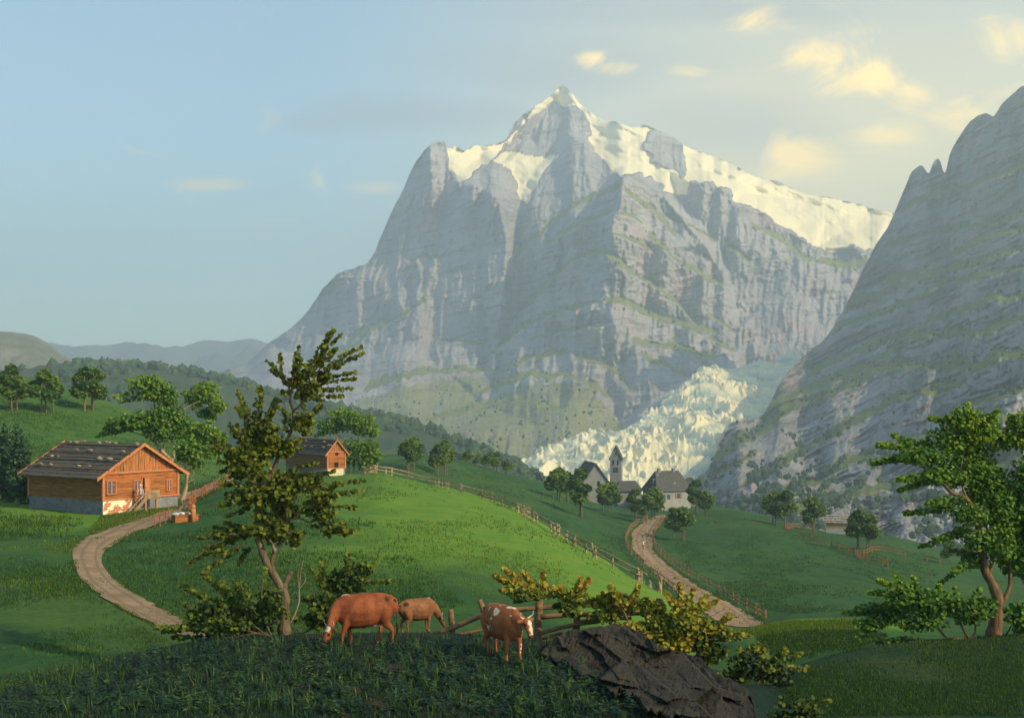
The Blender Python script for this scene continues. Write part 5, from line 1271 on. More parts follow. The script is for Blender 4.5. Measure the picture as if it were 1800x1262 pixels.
# ---- water trough with its spout post, and the cloths lying on it
tp = at(308, 919, 60, 140); ut = tp.y/F
o = empty('water_trough', tp, R(38)); tag(o, 'long reddish wooden water trough with a round spout post by the road', 'trough')
Lt, Wt, Ht = 34*ut/math.cos(R(38)), 16*ut, 13*ut
b = MB(); b.box((Lt/2, .04, Ht/2-.1), (Lt, .08, Ht+.2)); b.box((Lt/2, Wt, Ht/2-.1), (Lt, .08, Ht+.2)); b.box((.04, Wt/2, Ht/2-.1), (.08, Wt-.09, Ht+.2)); b.box((Lt-.04, Wt/2, Ht/2-.1), (.08, Wt-.09, Ht+.2)); b.box((Lt/2, Wt/2, .15), (Lt-.2, Wt-.1, .08)); b.box((Lt*.5, -.03, Ht-.05), (Lt+.06, .06, .10))
b.build('basin', W_X, o)
wm, t = newmat('trough_water'); t.bsdf.inputs['Base Color'].default_value = (.05, .08, .09, 1); t.bsdf.inputs['Roughness'].default_value = .08; t.bsdf.inputs['Specular IOR Level'].default_value = .5
MB().box((Lt/2, Wt/2, Ht-.18), (Lt-.17, Wt-.09, .02)).build('trough_water', wm, o)
b = MB(); zz = np.array([-.2, .8, 1.05, 1.06, 1.14, 1.15, 1.22, 1.34, 1.42])*(32*ut/1.42); rr = np.array([.17, .17, .17, .13, .13, .17, .17, .12, .02])*1.15
b.tube(np.stack([0*zz+Lt*.70, 0*zz-.32, zz], 1), rr, 14); pm = b.build('spout_post', W_TRIM, o, (0, 0, 0), True)
MB().tube([(Lt*.70, -.3, Ht+.35), (Lt*.70, .15, Ht+.30), (Lt*.70, .3, Ht+.22)], .04, 6).build('spout', DARK, pm)
def cloth(dx, dy, col, seed, nm, lab):
    V, Fq = lump(seed, .20, (1.3, .8, .55), 3, .45, 2.2)
    c = Matrix.Rotation(R(38), 3, 'Z') @ Vector((dx, dy, 0))
    m = simple_mat(nm, tuple(x*.75 for x in col), col, 6, .5)
    tag(MB().addq(V+np.array(tp+c)+np.array([0, 0, Ht+.06]), Fq).build('cloth', m, smooth=True), lab, 'cloth', 'cloths on the trough')
cloth(.25, Wt*.7, (.45, .52, .62), 5, 'bluish_cloth', 'bluish cloth bundle at the near end of the trough')
cloth(.75, Wt*.75, (.75, .70, .66), 6, 'white_cloth', 'white cloth bundle on the middle of the trough rim')
cloth(1.2, Wt*.8, (.62, .40, .36), 7, 'rosy_cloth', 'rosy cloth bundle next to the spout post')
# ------------------------------------------------------------------ cattle
def fuse(parts, voxel, smooth=5, fac=.5):
    """one continuous skin from overlapping lofted pieces"""
    b = MB()
    for pts, rad in parts:
        pts = np.array(pts, float); rad = np.array(rad, float)
        if rad.ndim == 1: rad = np.stack([rad, rad], 1)
        n = max(12, 5*len(pts)); q = spl(np.concatenate([pts, rad], 1), n); p, r = q[:, :3], np.maximum(q[:, 3:], .008)
        T = np.gradient(p, axis=0); T /= np.linalg.norm(T, axis=1, keepdims=True)+1e-9
        S = np.cross(T, np.array([0, 0, 1.])) if abs(T[:, 2]).mean() < .8 else np.cross(T, np.array([1., 0, 0]))
        S /= np.linalg.norm(S, axis=1, keepdims=True)+1e-9; U = np.cross(S, T)
        m = 14; th = np.arange(m)/m*2*np.pi
        V = p[:, None]+np.cos(th)[None, :, None]*S[:, None]*r[:, None, :1]+np.sin(th)[None, :, None]*U[:, None]*r[:, None, 1:]
        i = np.arange(n-1)[:, None]*m; j = np.arange(m)[None, :]
        f = np.stack([i+j, i+(j+1) % m, i+m+(j+1) % m, i+m+j], -1).reshape(-1, 4)
        k = b.n; b.addq(V, f); b.Q.setdefault(m, []).append(np.arange(m)[::-1]+k); b.Q[m].append(np.arange(m)+k+(n-1)*m)
    me = b.mesh('tmp'); o = bpy.data.objects.new('tmp', me); COL.objects.link(o)
    bm = bmesh.new(); bm.from_mesh(me); bmesh.ops.recalc_face_normals(bm, faces=bm.faces); bm.to_mesh(me); bm.free()
    r = o.modifiers.new('r', 'REMESH'); r.mode = 'VOXEL'; r.voxel_size = voxel
    s = o.modifiers.new('s', 'SMOOTH'); s.iterations = smooth; s.factor = fac
    dg = bpy.context.evaluated_depsgraph_get(); out = bpy.data.meshes.new_from_object(o.evaluated_get(dg))
    bpy.data.objects.remove(o); return out

def hide_mat(name, coat, coat2, dark):
    m, t = newmat(name); p = t.coord('Object')
    n = t.noise(p, 3.0, 5, .65); f = t.noise(t.mapping(p, (1, 1, .4)), 26, 4, .7)
    c = t.mix(t.rng(n, .35, .65), coat, coat2); c = t.mix(t.math('MULTIPLY', t.rng(f, .4, .7), .35), c, dark)
    c = t.mix(t.rng(t.math('ADD', t.attr('pale'), t.math('MULTIPLY', t.math('SUBTRACT', f, .5), .5)), .4, .62), c, (.56, .46, .36))
    c = t.mix(t.rng(t.attr('dark'), .35, .7), c, dark)
    t.l.new(c, t.bsdf.inputs['Base Color']); t.l.new(t.bump(f, .35, .01), t.bsdf.inputs['Normal']); t.bsdf.inputs['Roughness'].default_value = .7
    return m
HORN = simple_mat('horn', (.42, .36, .26), (.55, .50, .40), 9, .1, .4)
EYE = simple_mat('dark_eye', (.01, .008, .006), (.02, .015, .01), 5, 0, .2)
TUFT = simple_mat('dark_tail_hair', (.02, .014, .01), (.05, .035, .025), 20)

def cow(pos, rz, scale, pose, mat, label, yaw=0.0, stride=0.1, paleness='line'):
    o = empty('cow', pos, rz); o.scale = (scale*.92, scale*1.05, scale); tag(o, label, 'cow', 'cows by the fence')
    torso = ([(-.83,0,1.14),(-.76,0,1.06),(-.60,0,1.02),(-.36,0,1.00),(-.05,0,.945),(.25,0,.93),(.50,0,.955),(.68,0,.98),(.80,0,1.0)],
             [(.07,.11),(.20,.26),(.28,.35),(.32,.40),(.37,.46),(.345,.46),(.28,.43),(.20,.34),(.10,.18)])
    spine = ([(-.80,0,1.26),(-.5,0,1.31),(-.1,0,1.29),(.3,0,1.29),(.55,0,1.33),(.7,0,1.25)], [.05,.06,.05,.05,.07,.07])
    hips = ([(-.62,-.22,1.21),(-.58,0,1.26),(-.62,.22,1.21)], [.07,.07,.07])
    def turn(p, a, c=(.62, 0)):
        x, y = p[0]-c[0], p[1]-c[1]
        return (c[0]+x*math.cos(a)-y*math.sin(a), c[1]+x*math.sin(a)+y*math.cos(a), p[2])
    if pose == 'graze':
        nk = [(.50,0,1.08),(.72,0,1.02),(.92,0,.84),(1.06,0,.62),(1.12,0,.50)]; nr = [(.22,.30),(.17,.25),(.125,.19),(.10,.15),(.10,.13)]
        hd = [(1.08,0,.56),(1.16,0,.45),(1.24,0,.31),(1.31,0,.18),(1.34,0,.12)]
    else:
        nk = [(.48,0,1.08),(.70,0,1.07),(.88,0,1.05),(1.00,0,1.05),(1.05,0,1.07)]; nr = [(.22,.30),(.17,.25),(.13,.20),(.105,.15),(.10,.13)]
        hd = [(1.03,0,1.14),(1.11,0,1.06),(1.19,0,.91),(1.25,0,.76),(1.27,0,.70)]
    ya = [yaw*k for k in (0, .25, .55, .9, 1)]
    nk = [turn(p, a) for p, a in zip(nk, ya)]; hd = [turn(p, yaw) for p in hd]
    hr = [(.085,.08),(.118,.115),(.092,.095),(.072,.07),(.066,.05)]
    hd_ = np.array(hd); f = hd_[3]-hd_[1]; f /= np.linalg.norm(f); side = np.array([-math.sin(yaw), math.cos(yaw), 0]); up = np.cross(f, side); up = -up if up[2] < 0 and pose != 'graze' else up
    if pose == 'graze': up = np.cross(f, side); up = up if up[0]*math.cos(yaw)+up[1]*math.sin(yaw) > 0 else -up
    parts = [torso, spine, hips, (nk, nr), (hd, hr), ([(.72,0,.86),(.86,0,.78),(.80,0,.70)], [(.05,.12),(.035,.13),(.03,.06)]),
             ([(-.46,0,.70),(-.36,0,.60),(-.22,0,.60),(-.12,0,.68)], [.09,.135,.12,.05])]
    st = stride
    for s, q in ((1, st), (-1, -st)):
        parts.append(([(.48,.16*s,.98),(.50+q*.2,.17*s,.72),(.52+q*.5,.16*s,.52),(.53+q*.8,.155*s,.37),(.52+q,.155*s,.16),(.54+q*1.1,.155*s,.055),(.56+q*1.1,.155*s,.0)], [(.11,.18),(.085,.12),(.062,.085),(.057,.062),(.040,.042),(.050,.056),(.062,.068)]))
        parts.append(([(-.56,.17*s,1.02),(-.52-q*.2,.19*s,.80),(-.50-q*.4,.18*s,.64),(-.62-q*.7,.17*s,.45),(-.63-q*.9,.165*s,.34),(-.60-q,.165*s,.16),(-.58-q,.165*s,.055),(-.56-q,.165*s,.0)], [(.15,.24),(.12,.20),(.095,.135),(.058,.075),(.047,.058),(.041,.045),(.050,.058),(.062,.068)]))
        e0 = hd_[0]+.03*f+side*s*.08; parts.append(([e0, e0+side*s*.12-up*.01, e0+side*s*.20-up*.03], [(.03,.05),(.03,.065),(.012,.02)]))
    parts.append(([(-.80,0,1.22),(-.90,0,1.20),(-.95,.02,1.02),(-.95,.03,.75),(-.94,.02,.52)], [.045,.035,.026,.022,.02]))
    me = fuse(parts, .024, 4)
    V = np.array([v.co for v in me.vertices])
    pale = np.zeros(len(V)); dark = np.zeros(len(V))
    th = (V-hd_[1])@f; tu = (V-hd_[1])@up; ts = (V-hd_[1])@side
    head = (th > -.15) & (th < .6) & (np.abs(ts) < .3) & (np.abs(tu) < .25)
    if paleness == 'line':
        pale = np.maximum(pale, .5*sstep(1.30, 1.36, V[:, 2]+.02*np.sin(V[:, 0]*30))*sstep(.2, .5, V[:, 0])*(np.abs(V[:, 1]) < .06))
        pale = np.maximum(pale, .9*(head & (th < -.0) & (np.abs(ts) < .09))); pale = np.maximum(pale, .8*(head & (th > .30)))
        pale = np.maximum(pale, .75*sstep(.62, .56, V[:, 2])*(V[:, 0] < 0)*(V[:, 0] > -.5)*(np.abs(V[:, 1]) < .12))
    if paleness == 'shoulder': pale = np.maximum(pale, .5*sstep(1.29, 1.36, V[:, 2])*sstep(.40, .55, V[:, 0]))
    if paleness == 'face':
        pale = np.maximum(pale, 1.0*(head & (np.abs(ts) < .048+.02*np.sin(th*40)) & (th > -.05)))
        n = fbm(V[:, 0]*5, V[:, 1]*5, V[:, 2]*5, 3, 4); pale = np.maximum(pale, sstep(.35, .6, .5*n+.9*np.exp(-((V[:, 0]-.15)**2+(V[:, 1]+.25)**2+(V[:, 2]-1.22)**2)/.012)))
        pale = np.maximum(pale, .7*sstep(1.31, 1.38, V[:, 2])*(V[:, 0] > .3)*(V[:, 0] < .65))
    dark = np.maximum(dark, 1.0*(head & (th > .33))); dark = np.maximum(dark, sstep(.07, .03, V[:, 2]))
    dark = np.maximum(dark, .9*np.exp(-((V[:, 0]+.60)**2+(np.abs(V[:, 1])-.18)**2*.5+(V[:, 2]-1.22)**2)/.012))
    attr(me, 'pale', pale); attr(me, 'dark', dark)
    body = link('body', me, mat, o, True)
    for s in (1, -1):
        h0 = hd_[0]-f*.015+side*s*.055+up*.02
        hp_ = [h0, h0+side*s*.09+up*.03-f*.03, h0+side*s*.15+up*.09-f*.08, h0+side*s*.14+up*.15-f*.14]
        MB().tube(spl(hp_, 10), np.linspace(.027, .006, 10), 8).build('horn', HORN, o, smooth=True)
        e = hd_[1]+f*.05+side*s*.098+up*.045
        VV, Fq = lump(2, .036, (1, 1, 1), 2, 0); MB().addq(VV+e, Fq).build('eye', EYE, o, smooth=True)
    tb = MB().tube(spl([(-.94,.02,.56),(-.95,.02,.45),(-.94,.0,.33),(-.93,0,.27)], 10), [.022,.03,.038,.042,.042,.038,.032,.025,.015,.006], 8); tb.build('tail_tuft', TUFT, o, smooth=True)
    return o

H1 = hide_mat('red_brown_hide', (.17, .044, .016), (.29, .084, .030), (.06, .020, .010))
H2 = hide_mat('dull_brown_hide', (.16, .060, .027), (.27, .115, .052), (.06, .032, .018))
H3 = hide_mat('orange_hide', (.20, .062, .024), (.31, .108, .042), (.07, .028, .014))
c1 = at(641, 1135, 20, 33.4)
cow(c1, R(197), .90, 'graze', H1, 'large red brown cow grazing beside the lime leaved shrub', R(30), .16, 'line')
c2 = P(733, 1124, 37.0); c2[2] = gz(c2[0], c2[1])[0]
cow(Vector(c2), R(33), .74, 'graze', H2, 'smaller plain brown cow half behind the rise between the other two cows', R(-10), .05, 'shoulder')
c3 = at(884, 1157, 20, 33.4)
cow(c3, R(-57), .88, 'look', H3, 'orange cow with a white face staring out in front of the rail fence', R(8), .07, 'face')

# ------------------------------------------------------------------ people
def person(pos, rz, h, label, arm_up, hatcol, shirt, trouser, stick=False, skirt=False):
    o = empty('person', pos, rz); s = h/1.75; o.scale = (s,)*3; tag(o, label, 'person')
    parts = [([(0,0,.88),(0,0,1.0),(0,-.01,1.2),(0,0,1.38),(0,0,1.46)], [(.155,.11),(.135,.095),(.165,.11),(.17,.10),(.07,.06)]), ([(0,0,1.42),(0,-.01,1.52),(0,-.015,1.56)], [.055,.05,.05]),
             ([(0,-.01,1.50),(0,-.02,1.56),(0,-.015,1.65),(0,-.01,1.73),(0,0,1.755)], [(.04,.05),(.068,.085),(.076,.098),(.062,.08),(.02,.03)]), ([(0,-.10,1.62),(0,-.125,1.60)], [.016,.014]),
             ([(-.085,0,1.62),(-.09,.01,1.60)], [(.012,.03),(.01,.02)]), ([(.085,0,1.62),(.09,.01,1.60)], [(.012,.03),(.01,.02)])]
    for q, st in ((1, .10), (-1, -.10)):
        parts.append(([(.09*q,0,.95),(.10*q,-st*.4,.70),(.10*q,-st*.6,.48),(.10*q,-st*.8,.28),(.10*q,-st+.02,.08),(.10*q,-st-.06,.04),(.10*q,-st-.14,.03)], [.095,.085,.062,.058,.042,.045,.03]))
    arms = {1: [(.16,0,1.40),(.24,.02,1.18),(.25,-.06,.96),(.245,-.10,.88)], -1: [(-.16,0,1.40),(-.26,-.02,1.18),(-.27,-.10,.96),(-.265,-.14,.88)]}
    if arm_up: arms[-1] = [(-.16,0,1.40),(-.33,-.05,1.42),(-.40,-.08,1.62),(-.40,-.10,1.72)]
    for q in (1, -1):
        a = arms[q]; parts.append((a, [.058,.045,.036,.026]))
        w, e = np.array(a[-1], float), np.array(a[-1], float)-np.array(a[-2], float); e /= np.linalg.norm(e)
        parts.append(([w, w+e*.05, w+e*.09], [(.022,.036),(.02,.042),(.014,.036)]))
        for k in range(4): b0 = w+e*.08+np.array([0, (k-1.5)*.019, 0]); parts.append(([b0, b0+e*(.055-.006*abs(k-1.3))+np.array([-.006*q, 0, 0]), b0+e*(.075-.01*abs(k-1.3))+np.array([-.022*q, 0, 0])], [.0095,.009,.008]))
        b0 = w+e*.03; parts.append(([b0, b0+np.array([0, -.045, 0])+e*.02, b0+np.array([0, -.05, 0])+e*.05], [.012,.011,.009]))
    me = fuse(parts, .0125, 3)
    V = np.array([v.co for v in me.vertices])
    zone = np.where(V[:, 2] > 1.47, 0, np.where(V[:, 2] > .93, 1, 2)).astype(float)
    hand = np.zeros(len(V), bool)
    for q in (1, -1):
        w = np.array(arms[q][-1]); hand |= np.linalg.norm(V-w, axis=1) < .19
    if not arm_up: hand &= np.abs(V[:, 0]) > .2
    zone[hand & (np.abs(V[:, 0]) > .19)] = 0
    zone[V[:, 2] < .10] = 3
    attr(me, 'zone', zone)
    m, t = newmat('clothes'); z = t.attr('zone')
    c = t.ramp(t.math('DIVIDE', z, 3.0), [(0, (.50, .27, .18)), (.17, shirt), (.5, trouser), (.84, (.03, .02, .015))], 'CONSTANT')
    t.l.new(c, t.bsdf.inputs['Base Color']); link('body', me, m, o, True)
    hm = simple_mat('hat', tuple(x*.8 for x in hatcol), hatcol, 8)
    b = MB().tube([(0,-.01,1.70),(0,-.01,1.715)], [.17,.165], 18).tube([(0,-.01,1.70),(0,-.005,1.78),(0,0,1.83),(0,0,1.845)], [.092,.088,.06,.01], 14); b.build('hat', hm, o, smooth=True)
    for q in (1, -1): VV, Fq = lump(1, .011, (1, .7, 1), 1, 0); MB().addq(VV+np.array([.03*q, -.108, 1.635]), Fq).build('eye', EYE, o)
    if stick: MB().tube([(.25,-.15,.95),(.55,.25,.05)], .018, 6).build('walking_stick', W_RAIL, o)
    return o
pp = at(1131, 967, 150, 420)
person(pp+Vector((0, 0, .1)), R(155), 1.95, 'walker in a white shirt with one arm raised on the village road', True, (.10, .05, .03), (.62, .58, .48), (.30, .16, .09), True)
sx = fx(234.5); lp = Matrix.Rotation(RZC, 3, 'Z') @ Vector((sx, -1.0, 0)); lz = zb_+(dz0-zb_)*(sx-x_b)/(xl-x_b)
person(Vector((ch_p.x+lp.x, ch_p.y+lp.y, ch_p.z+lz+.02)), R(20), 1.62, 'person in a white hat standing on the chalet stair', False, (.72, .62, .55), (.35, .38, .42), (.14, .15, .18))
# ------------------------------------------------------------------ rock outcrop, boulders, undergrowth, woods
RNG = np.random.default_rng(23)
def facet(U, V, n, seed, sx=1.0, sy=1.0, amp=1.0):
    rg = np.random.default_rng(seed); c = np.stack([rg.uniform(U.min()-30, U.max()+30, n), rg.uniform(V.min()-30, V.max()+30, n)], 1)
    g = rg.normal(0, 1, (n, 2)); h = rg.uniform(-1, 1, n)
    q = U*.35
    d = ((U[..., None]-c[:, 0])*sx)**2+((V[..., None]+q[..., None]*0-c[:, 1])*sy)**2
    k = d.argmin(-1)
    return amp*(h[k]*.6+(g[k, 0]*(U-c[k, 0])+g[k, 1]*(V-c[k, 1]))/60.0)
def outcrop():
    cols = np.arange(944, 1331, 1.5)
    tp = curve1([(944,1158),(952,1144),(965,1130),(985,1117),(1005,1108),(1030,1103),(1060,1098),(1085,1097),(1112,1103),(1140,1122),(1165,1138),(1190,1147),(1225,1150),(1246,1171),(1264,1187),(1290,1195),(1310,1208),(1323,1235),(1330,1290)], cols)
    tp = tp+2.5*fbm(cols/12, 0*cols, 0, 3, 4)
    t = np.linspace(0, 1, 130)[:, None]; Vv = tp+(1345-tp)*t; U = np.broadcast_to(cols, Vv.shape)
    X = U*.9+Vv*.45; Y = -U*.45+Vv*.9
    D = 30.3-10.8*((Vv-1097)/240)-.9*np.sin(np.clip((U-944)/386, 0, 1)*np.pi)
    f = facet(X, Y, 60, 5, .6, 1.3, 1.0)+.6*facet(X, Y, 260, 6, .7, 1.4, .6)
    D = D+.55*blur(f, 1)+.05*fbm(U/9, Vv/9, 0, 4, 8)+.03*ridged(X/6., Y/20., 0, 3, 9)
    ln = curve1([(940,1150),(960,1152),(1020,1178),(1100,1215),(1190,1262),(1250,1300),(1335,1400)], cols)
    D = D+3.2*sstep(0, 34, Vv-ln-8*fbm(U/14, 0*U, 1, 3, 2))
    fr = np.stack([(U-CX)/F*D, D, CZ+(HY-Vv)/F*D], -1)
    back = []
    for k, (dy, dz) in enumerate(((3.2, 3.0), (2.2, 1.2), (1.0, .25))):
        r = fr[0].copy(); r[:, 1] += dy; r[:, 2] -= dz; back.append(r)
    G = np.concatenate([np.stack(back), fr], 0)
    me = npmesh('rock_outcrop', G.reshape(-1, 3), gridfaces(G.shape[0], len(cols)))
    if me.polygons[len(me.polygons)//2].normal.y > 0: me.flip_normals()
    o = link('rock_outcrop', me, ROCK_F); tag(o, 'big dark brown rock outcrop beside the fence under the golden shrub', 'rock')
def rockf():
    m, t = newmat('dark_outcrop_rock'); p = t.pos()
    a = t.noise(p, 1.2, 5, .6); b = t.noise(t.mapping(p, (1, 1, 2.5), (R(20), R(30), 0)), 4, 6, .7, .6); mo = t.noise(p, .7, 3, .6)
    c = t.mix(t.rng(a, .3, .7), (.020, .016, .012), (.044, .037, .028)); c = t.mix(t.math('MULTIPLY', t.rng(b, .5, .72), .6), c, (.014, .011, .010))
    c = t.mix(t.math('MULTIPLY', t.rng(mo, .56, .7), .5), c, (.05, .065, .035))
    t.l.new(c, t.bsdf.inputs['Base Color']); t.l.new(t.bump(t.math('ADD', a, b), .8, .10), t.bsdf.inputs['Normal']); return m
ROCK_F = rockf()
outcrop()
for k, (px, py, w, h, lab) in enumerate([(690,1172,62,20,'flat brown boulder in the grass below the middle cow'),(610,1208,58,17,'low brown boulder in the grass at the bottom below the big cow'),(560,1170,44,14,'small brown boulder just below the grazing cow head'),(655,1232,66,18,'wide sunken boulder nearest the bottom picture edge'),(760,1150,26,9,'little stone half hidden between the two right cows'),(525,1205,36,13,'little boulder leftmost among the front boulders')]):
    p = at(px, py+h*.5, 15, 34); m = p.y/F
    V, Fq = lump(31+k, 1, (1, 1, 1), 4, .30, 1.2)
    V = np.sign(V)*np.abs(V)**.85
    V = V+.10*np.stack([vn(V[:, 0]*3, V[:, 1]*3, V[:, 2]*6, 7+k)]*3, 1); V = V*np.array([w*m/2, w*m/2*.8, h*m*.85])
    o = MB().addq(V, Fq).build('boulder', ROCK_F); o.location = p-Vector((0, 0, h*m*.25)); tag(o, lab, 'boulder', 'boulders in the front grass')

GT_D = np.exp(np.linspace(math.log(14), math.log(700), 500))
GT = pchip(LRD, RP, np.repeat(np.log(GT_D)[:, None], len(PXG), 1))
def scatter_px(n, poly, lo, hi, dens=None):
    """random ground points in a frame region"""
    poly = np.array(poly, float); x0, y0 = poly.min(0); x1, y1 = poly.max(0); out = []
    u = RNG.uniform(x0, x1, n*3); v = RNG.uniform(y0, y1, n*3); s = in_poly(poly, u, v); u, v = u[s][:n], v[s][:n]
    res = np.full(len(u), np.nan); d = GT_D; m = (d >= lo) & (d <= hi); d = d[m]; T = GT[m]
    for a in range(0, len(u), 3000):
        uu, vv = u[a:a+3000], v[a:a+3000]
        q = (uu-PXG[0])/4.0; i0 = q.astype(int); f0 = q-i0
        G = (T[:, i0]*(1-f0)+T[:, i0+1]*f0).T
        ok = G <= vv[:, None]; k = ok.argmax(1); good = ok.any(1) & (k > 0)
        kk = np.clip(k, 1, len(d)-1); i = np.arange(len(uu))
        g0, g1 = G[i, kk-1], G[i, kk]; f = (g0-vv)/(g0-g1+1e-9)
        res[a:a+3000] = np.where(good, d[kk-1]+(d[kk]-d[kk-1])*f, np.nan)
    s = ~np.isnan(res); u, res = u[s], res[s]
    X = (u-CX)/F*res
    return np.stack([X, res, gz(X, res)], 1)

def blades(name, B, h, w, per, mat, label, hue=.4, lean=.5, hj=.15):
    n = len(B)*per; base = np.repeat(B, per, 0)+np.stack([RNG.normal(0, 1, n)*np.repeat(w*2.2, per) if np.ndim(w) else RNG.normal(0, w*2.2, n), RNG.normal(0, np.mean(w)*2.2, n), np.zeros(n)], 1)
    hh = h*RNG.uniform(.55, 1.25, n) if np.ndim(h) == 0 else np.repeat(h, per)*RNG.uniform(.6, 1.2, n)
    a = RNG.uniform(0, 2*np.pi, n); ln = RNG.uniform(.15, 1, n)*lean
    dx, dy = np.cos(a)*ln, np.sin(a)*ln
    ww = (w if np.ndim(w) == 0 else np.repeat(w, per))*RNG.uniform(.6, 1.3, n)
    px, py = -np.sin(a), np.cos(a)
    # turn blades to be seen: width along a random horizontal
    V = np.zeros((n, 5, 3))
    for i, (t, k) in enumerate(((0, 1), (0, -1), (.55, .8), (.55, -.8), (1, 0))):
        V[:, i, 0] = base[:, 0]+dx*hh*t**1.6+px*ww*.5*k; V[:, i, 1] = base[:, 1]+dy*hh*t**1.6+py*ww*.5*k; V[:, i, 2] = base[:, 2]-.03+hh*t*(1-.28*ln*t)
    i = np.arange(n)[:, None]*5
    me = npmesh(name, V.reshape(-1, 3), [np.concatenate([i, i+1, i+3, i+2], 1), np.concatenate([i+2, i+3, i+4], 1)])
    attr(me, 'hue', np.repeat(np.clip(hue+RNG.normal(0, hj, n), 0, 1), 5))
    o = link(name, me, mat); tag(o, label, None, None, 'stuff'); return o
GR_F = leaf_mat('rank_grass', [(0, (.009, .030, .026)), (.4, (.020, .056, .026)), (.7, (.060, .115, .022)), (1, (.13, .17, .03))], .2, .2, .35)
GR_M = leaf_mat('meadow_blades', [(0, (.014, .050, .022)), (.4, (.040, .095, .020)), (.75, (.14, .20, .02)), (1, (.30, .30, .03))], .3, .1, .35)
KN = [(0,1190),(120,1175),(270,1118),(480,1108),(900,1112),(960,1140),(1040,1180),(1130,1222),(1230,1266),(1230,1310),(0,1310)]
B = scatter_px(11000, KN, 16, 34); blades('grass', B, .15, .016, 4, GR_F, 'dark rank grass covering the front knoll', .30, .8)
B = scatter_px(300, [(60,1180),(300,1130),(980,1132),(1010,1180),(1180,1262),(60,1262)], 16, 34)
blades('tall_grass', B, .34, .024, 9, GR_F, 'taller tufts of blue-green grass in the foreground', .55, .75)
# broad leaved weeds: stems with opposite leaves
B = scatter_px(1150, [(0,1215),(240,1150),(420,1130),(960,1135),(1000,1170),(1200,1262),(0,1262)], 16, 34)
C, A, N, S, H = [], [], [], [], []
for p in B:
    hgt = RNG.uniform(.10, .32); m = RNG.integers(4, 8); az = RNG.uniform(0, 6.28); lx, ly = RNG.normal(0, .22, 2)*hgt; hu = np.clip(RNG.normal(.33, .18), 0, .9)
    for k in range(m):
        f = (k+.6)/m; az += 2.4
        for sg in (0, math.pi):
            d = np.array([math.cos(az+sg), math.sin(az+sg), .35]); l = RNG.uniform(.07, .15)*(1.15-.6*f)
            C.append(p+np.array([lx*f, ly*f, hgt*f])+d*l*.5); A.append(d+RNG.normal(0, .15, 3)-np.array([0, 0, .25])); N.append(np.array([0, -.1, 1])+RNG.normal(0, .25, 3)); S.append(l*1.15); H.append(hu)
for cx, cy, d0, n in [(985,1128,30.2,5),(1015,1150,29.4,5),(1060,1180,28.4,6),(1110,1205,27.4,6),(1160,1235,26.2,6),(1050,1125,30.0,3),(1130,1160,29.0,3),(1220,1185,28.2,4),(1270,1215,27.6,4),(1305,1240,27.4,4)]:
    for q in range(n):
        p0 = P(cx+RNG.normal(0, 14), cy+RNG.normal(0, 6), d0-.55); hu = np.clip(RNG.normal(.45, .18), 0, .9); az = RNG.uniform(0, 6.28)
        for k in range(7):
            az += 2.4; d = np.array([math.cos(az), math.sin(az), RNG.uniform(.1, .9)]); l = RNG.uniform(.08, .17)
            C.append(p0+d*l*.6); A.append(d); N.append(np.array([0, -.2, 1])+RNG.normal(0, .25, 3)); S.append(l*1.2); H.append(hu)
LEAFN = np.array([[0, 0], [.25, .22], [.6, .24], [1, 0], [.6, -.24], [.25, -.22]])
tag(link('undergrowth', leaf_mesh('undergrowth', np.array(C), np.array(A), np.array(N), np.array(S), np.array(H), LEAFN), GR_F), 'low leafy weeds in the foreground shade', None, None, 'stuff')

# blades in streaks: lit meadow painted by a brighter hue, shaded pasture darker
def streaks(n, poly, lo, hi, thr, seed, sc=1.0):
    B = scatter_px(n, poly, lo, hi)
    q = fbm(B[:, 0]/7.0/sc, B[:, 1]/16.0/sc, 0, 3, seed)
    return B[RNG.random(len(B)) < sstep(thr-.45, thr+.35, q)]
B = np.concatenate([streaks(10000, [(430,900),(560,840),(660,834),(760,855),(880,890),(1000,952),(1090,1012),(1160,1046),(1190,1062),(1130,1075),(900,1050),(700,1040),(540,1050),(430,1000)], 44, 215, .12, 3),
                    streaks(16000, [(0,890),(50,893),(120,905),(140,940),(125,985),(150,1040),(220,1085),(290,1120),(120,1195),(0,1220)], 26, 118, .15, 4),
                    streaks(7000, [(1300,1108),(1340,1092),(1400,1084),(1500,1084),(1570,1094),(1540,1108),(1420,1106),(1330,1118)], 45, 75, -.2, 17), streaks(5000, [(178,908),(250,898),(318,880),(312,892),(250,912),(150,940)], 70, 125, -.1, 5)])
d = B[:, 1]; blades('meadow_grass', B, np.clip(.0024*d, .12, .34), np.clip(.00042*d, .018, .06), 3, GR_M, 'yellow-green grass tips tinted bright for the light on the near meadows', .52, .7, .16)
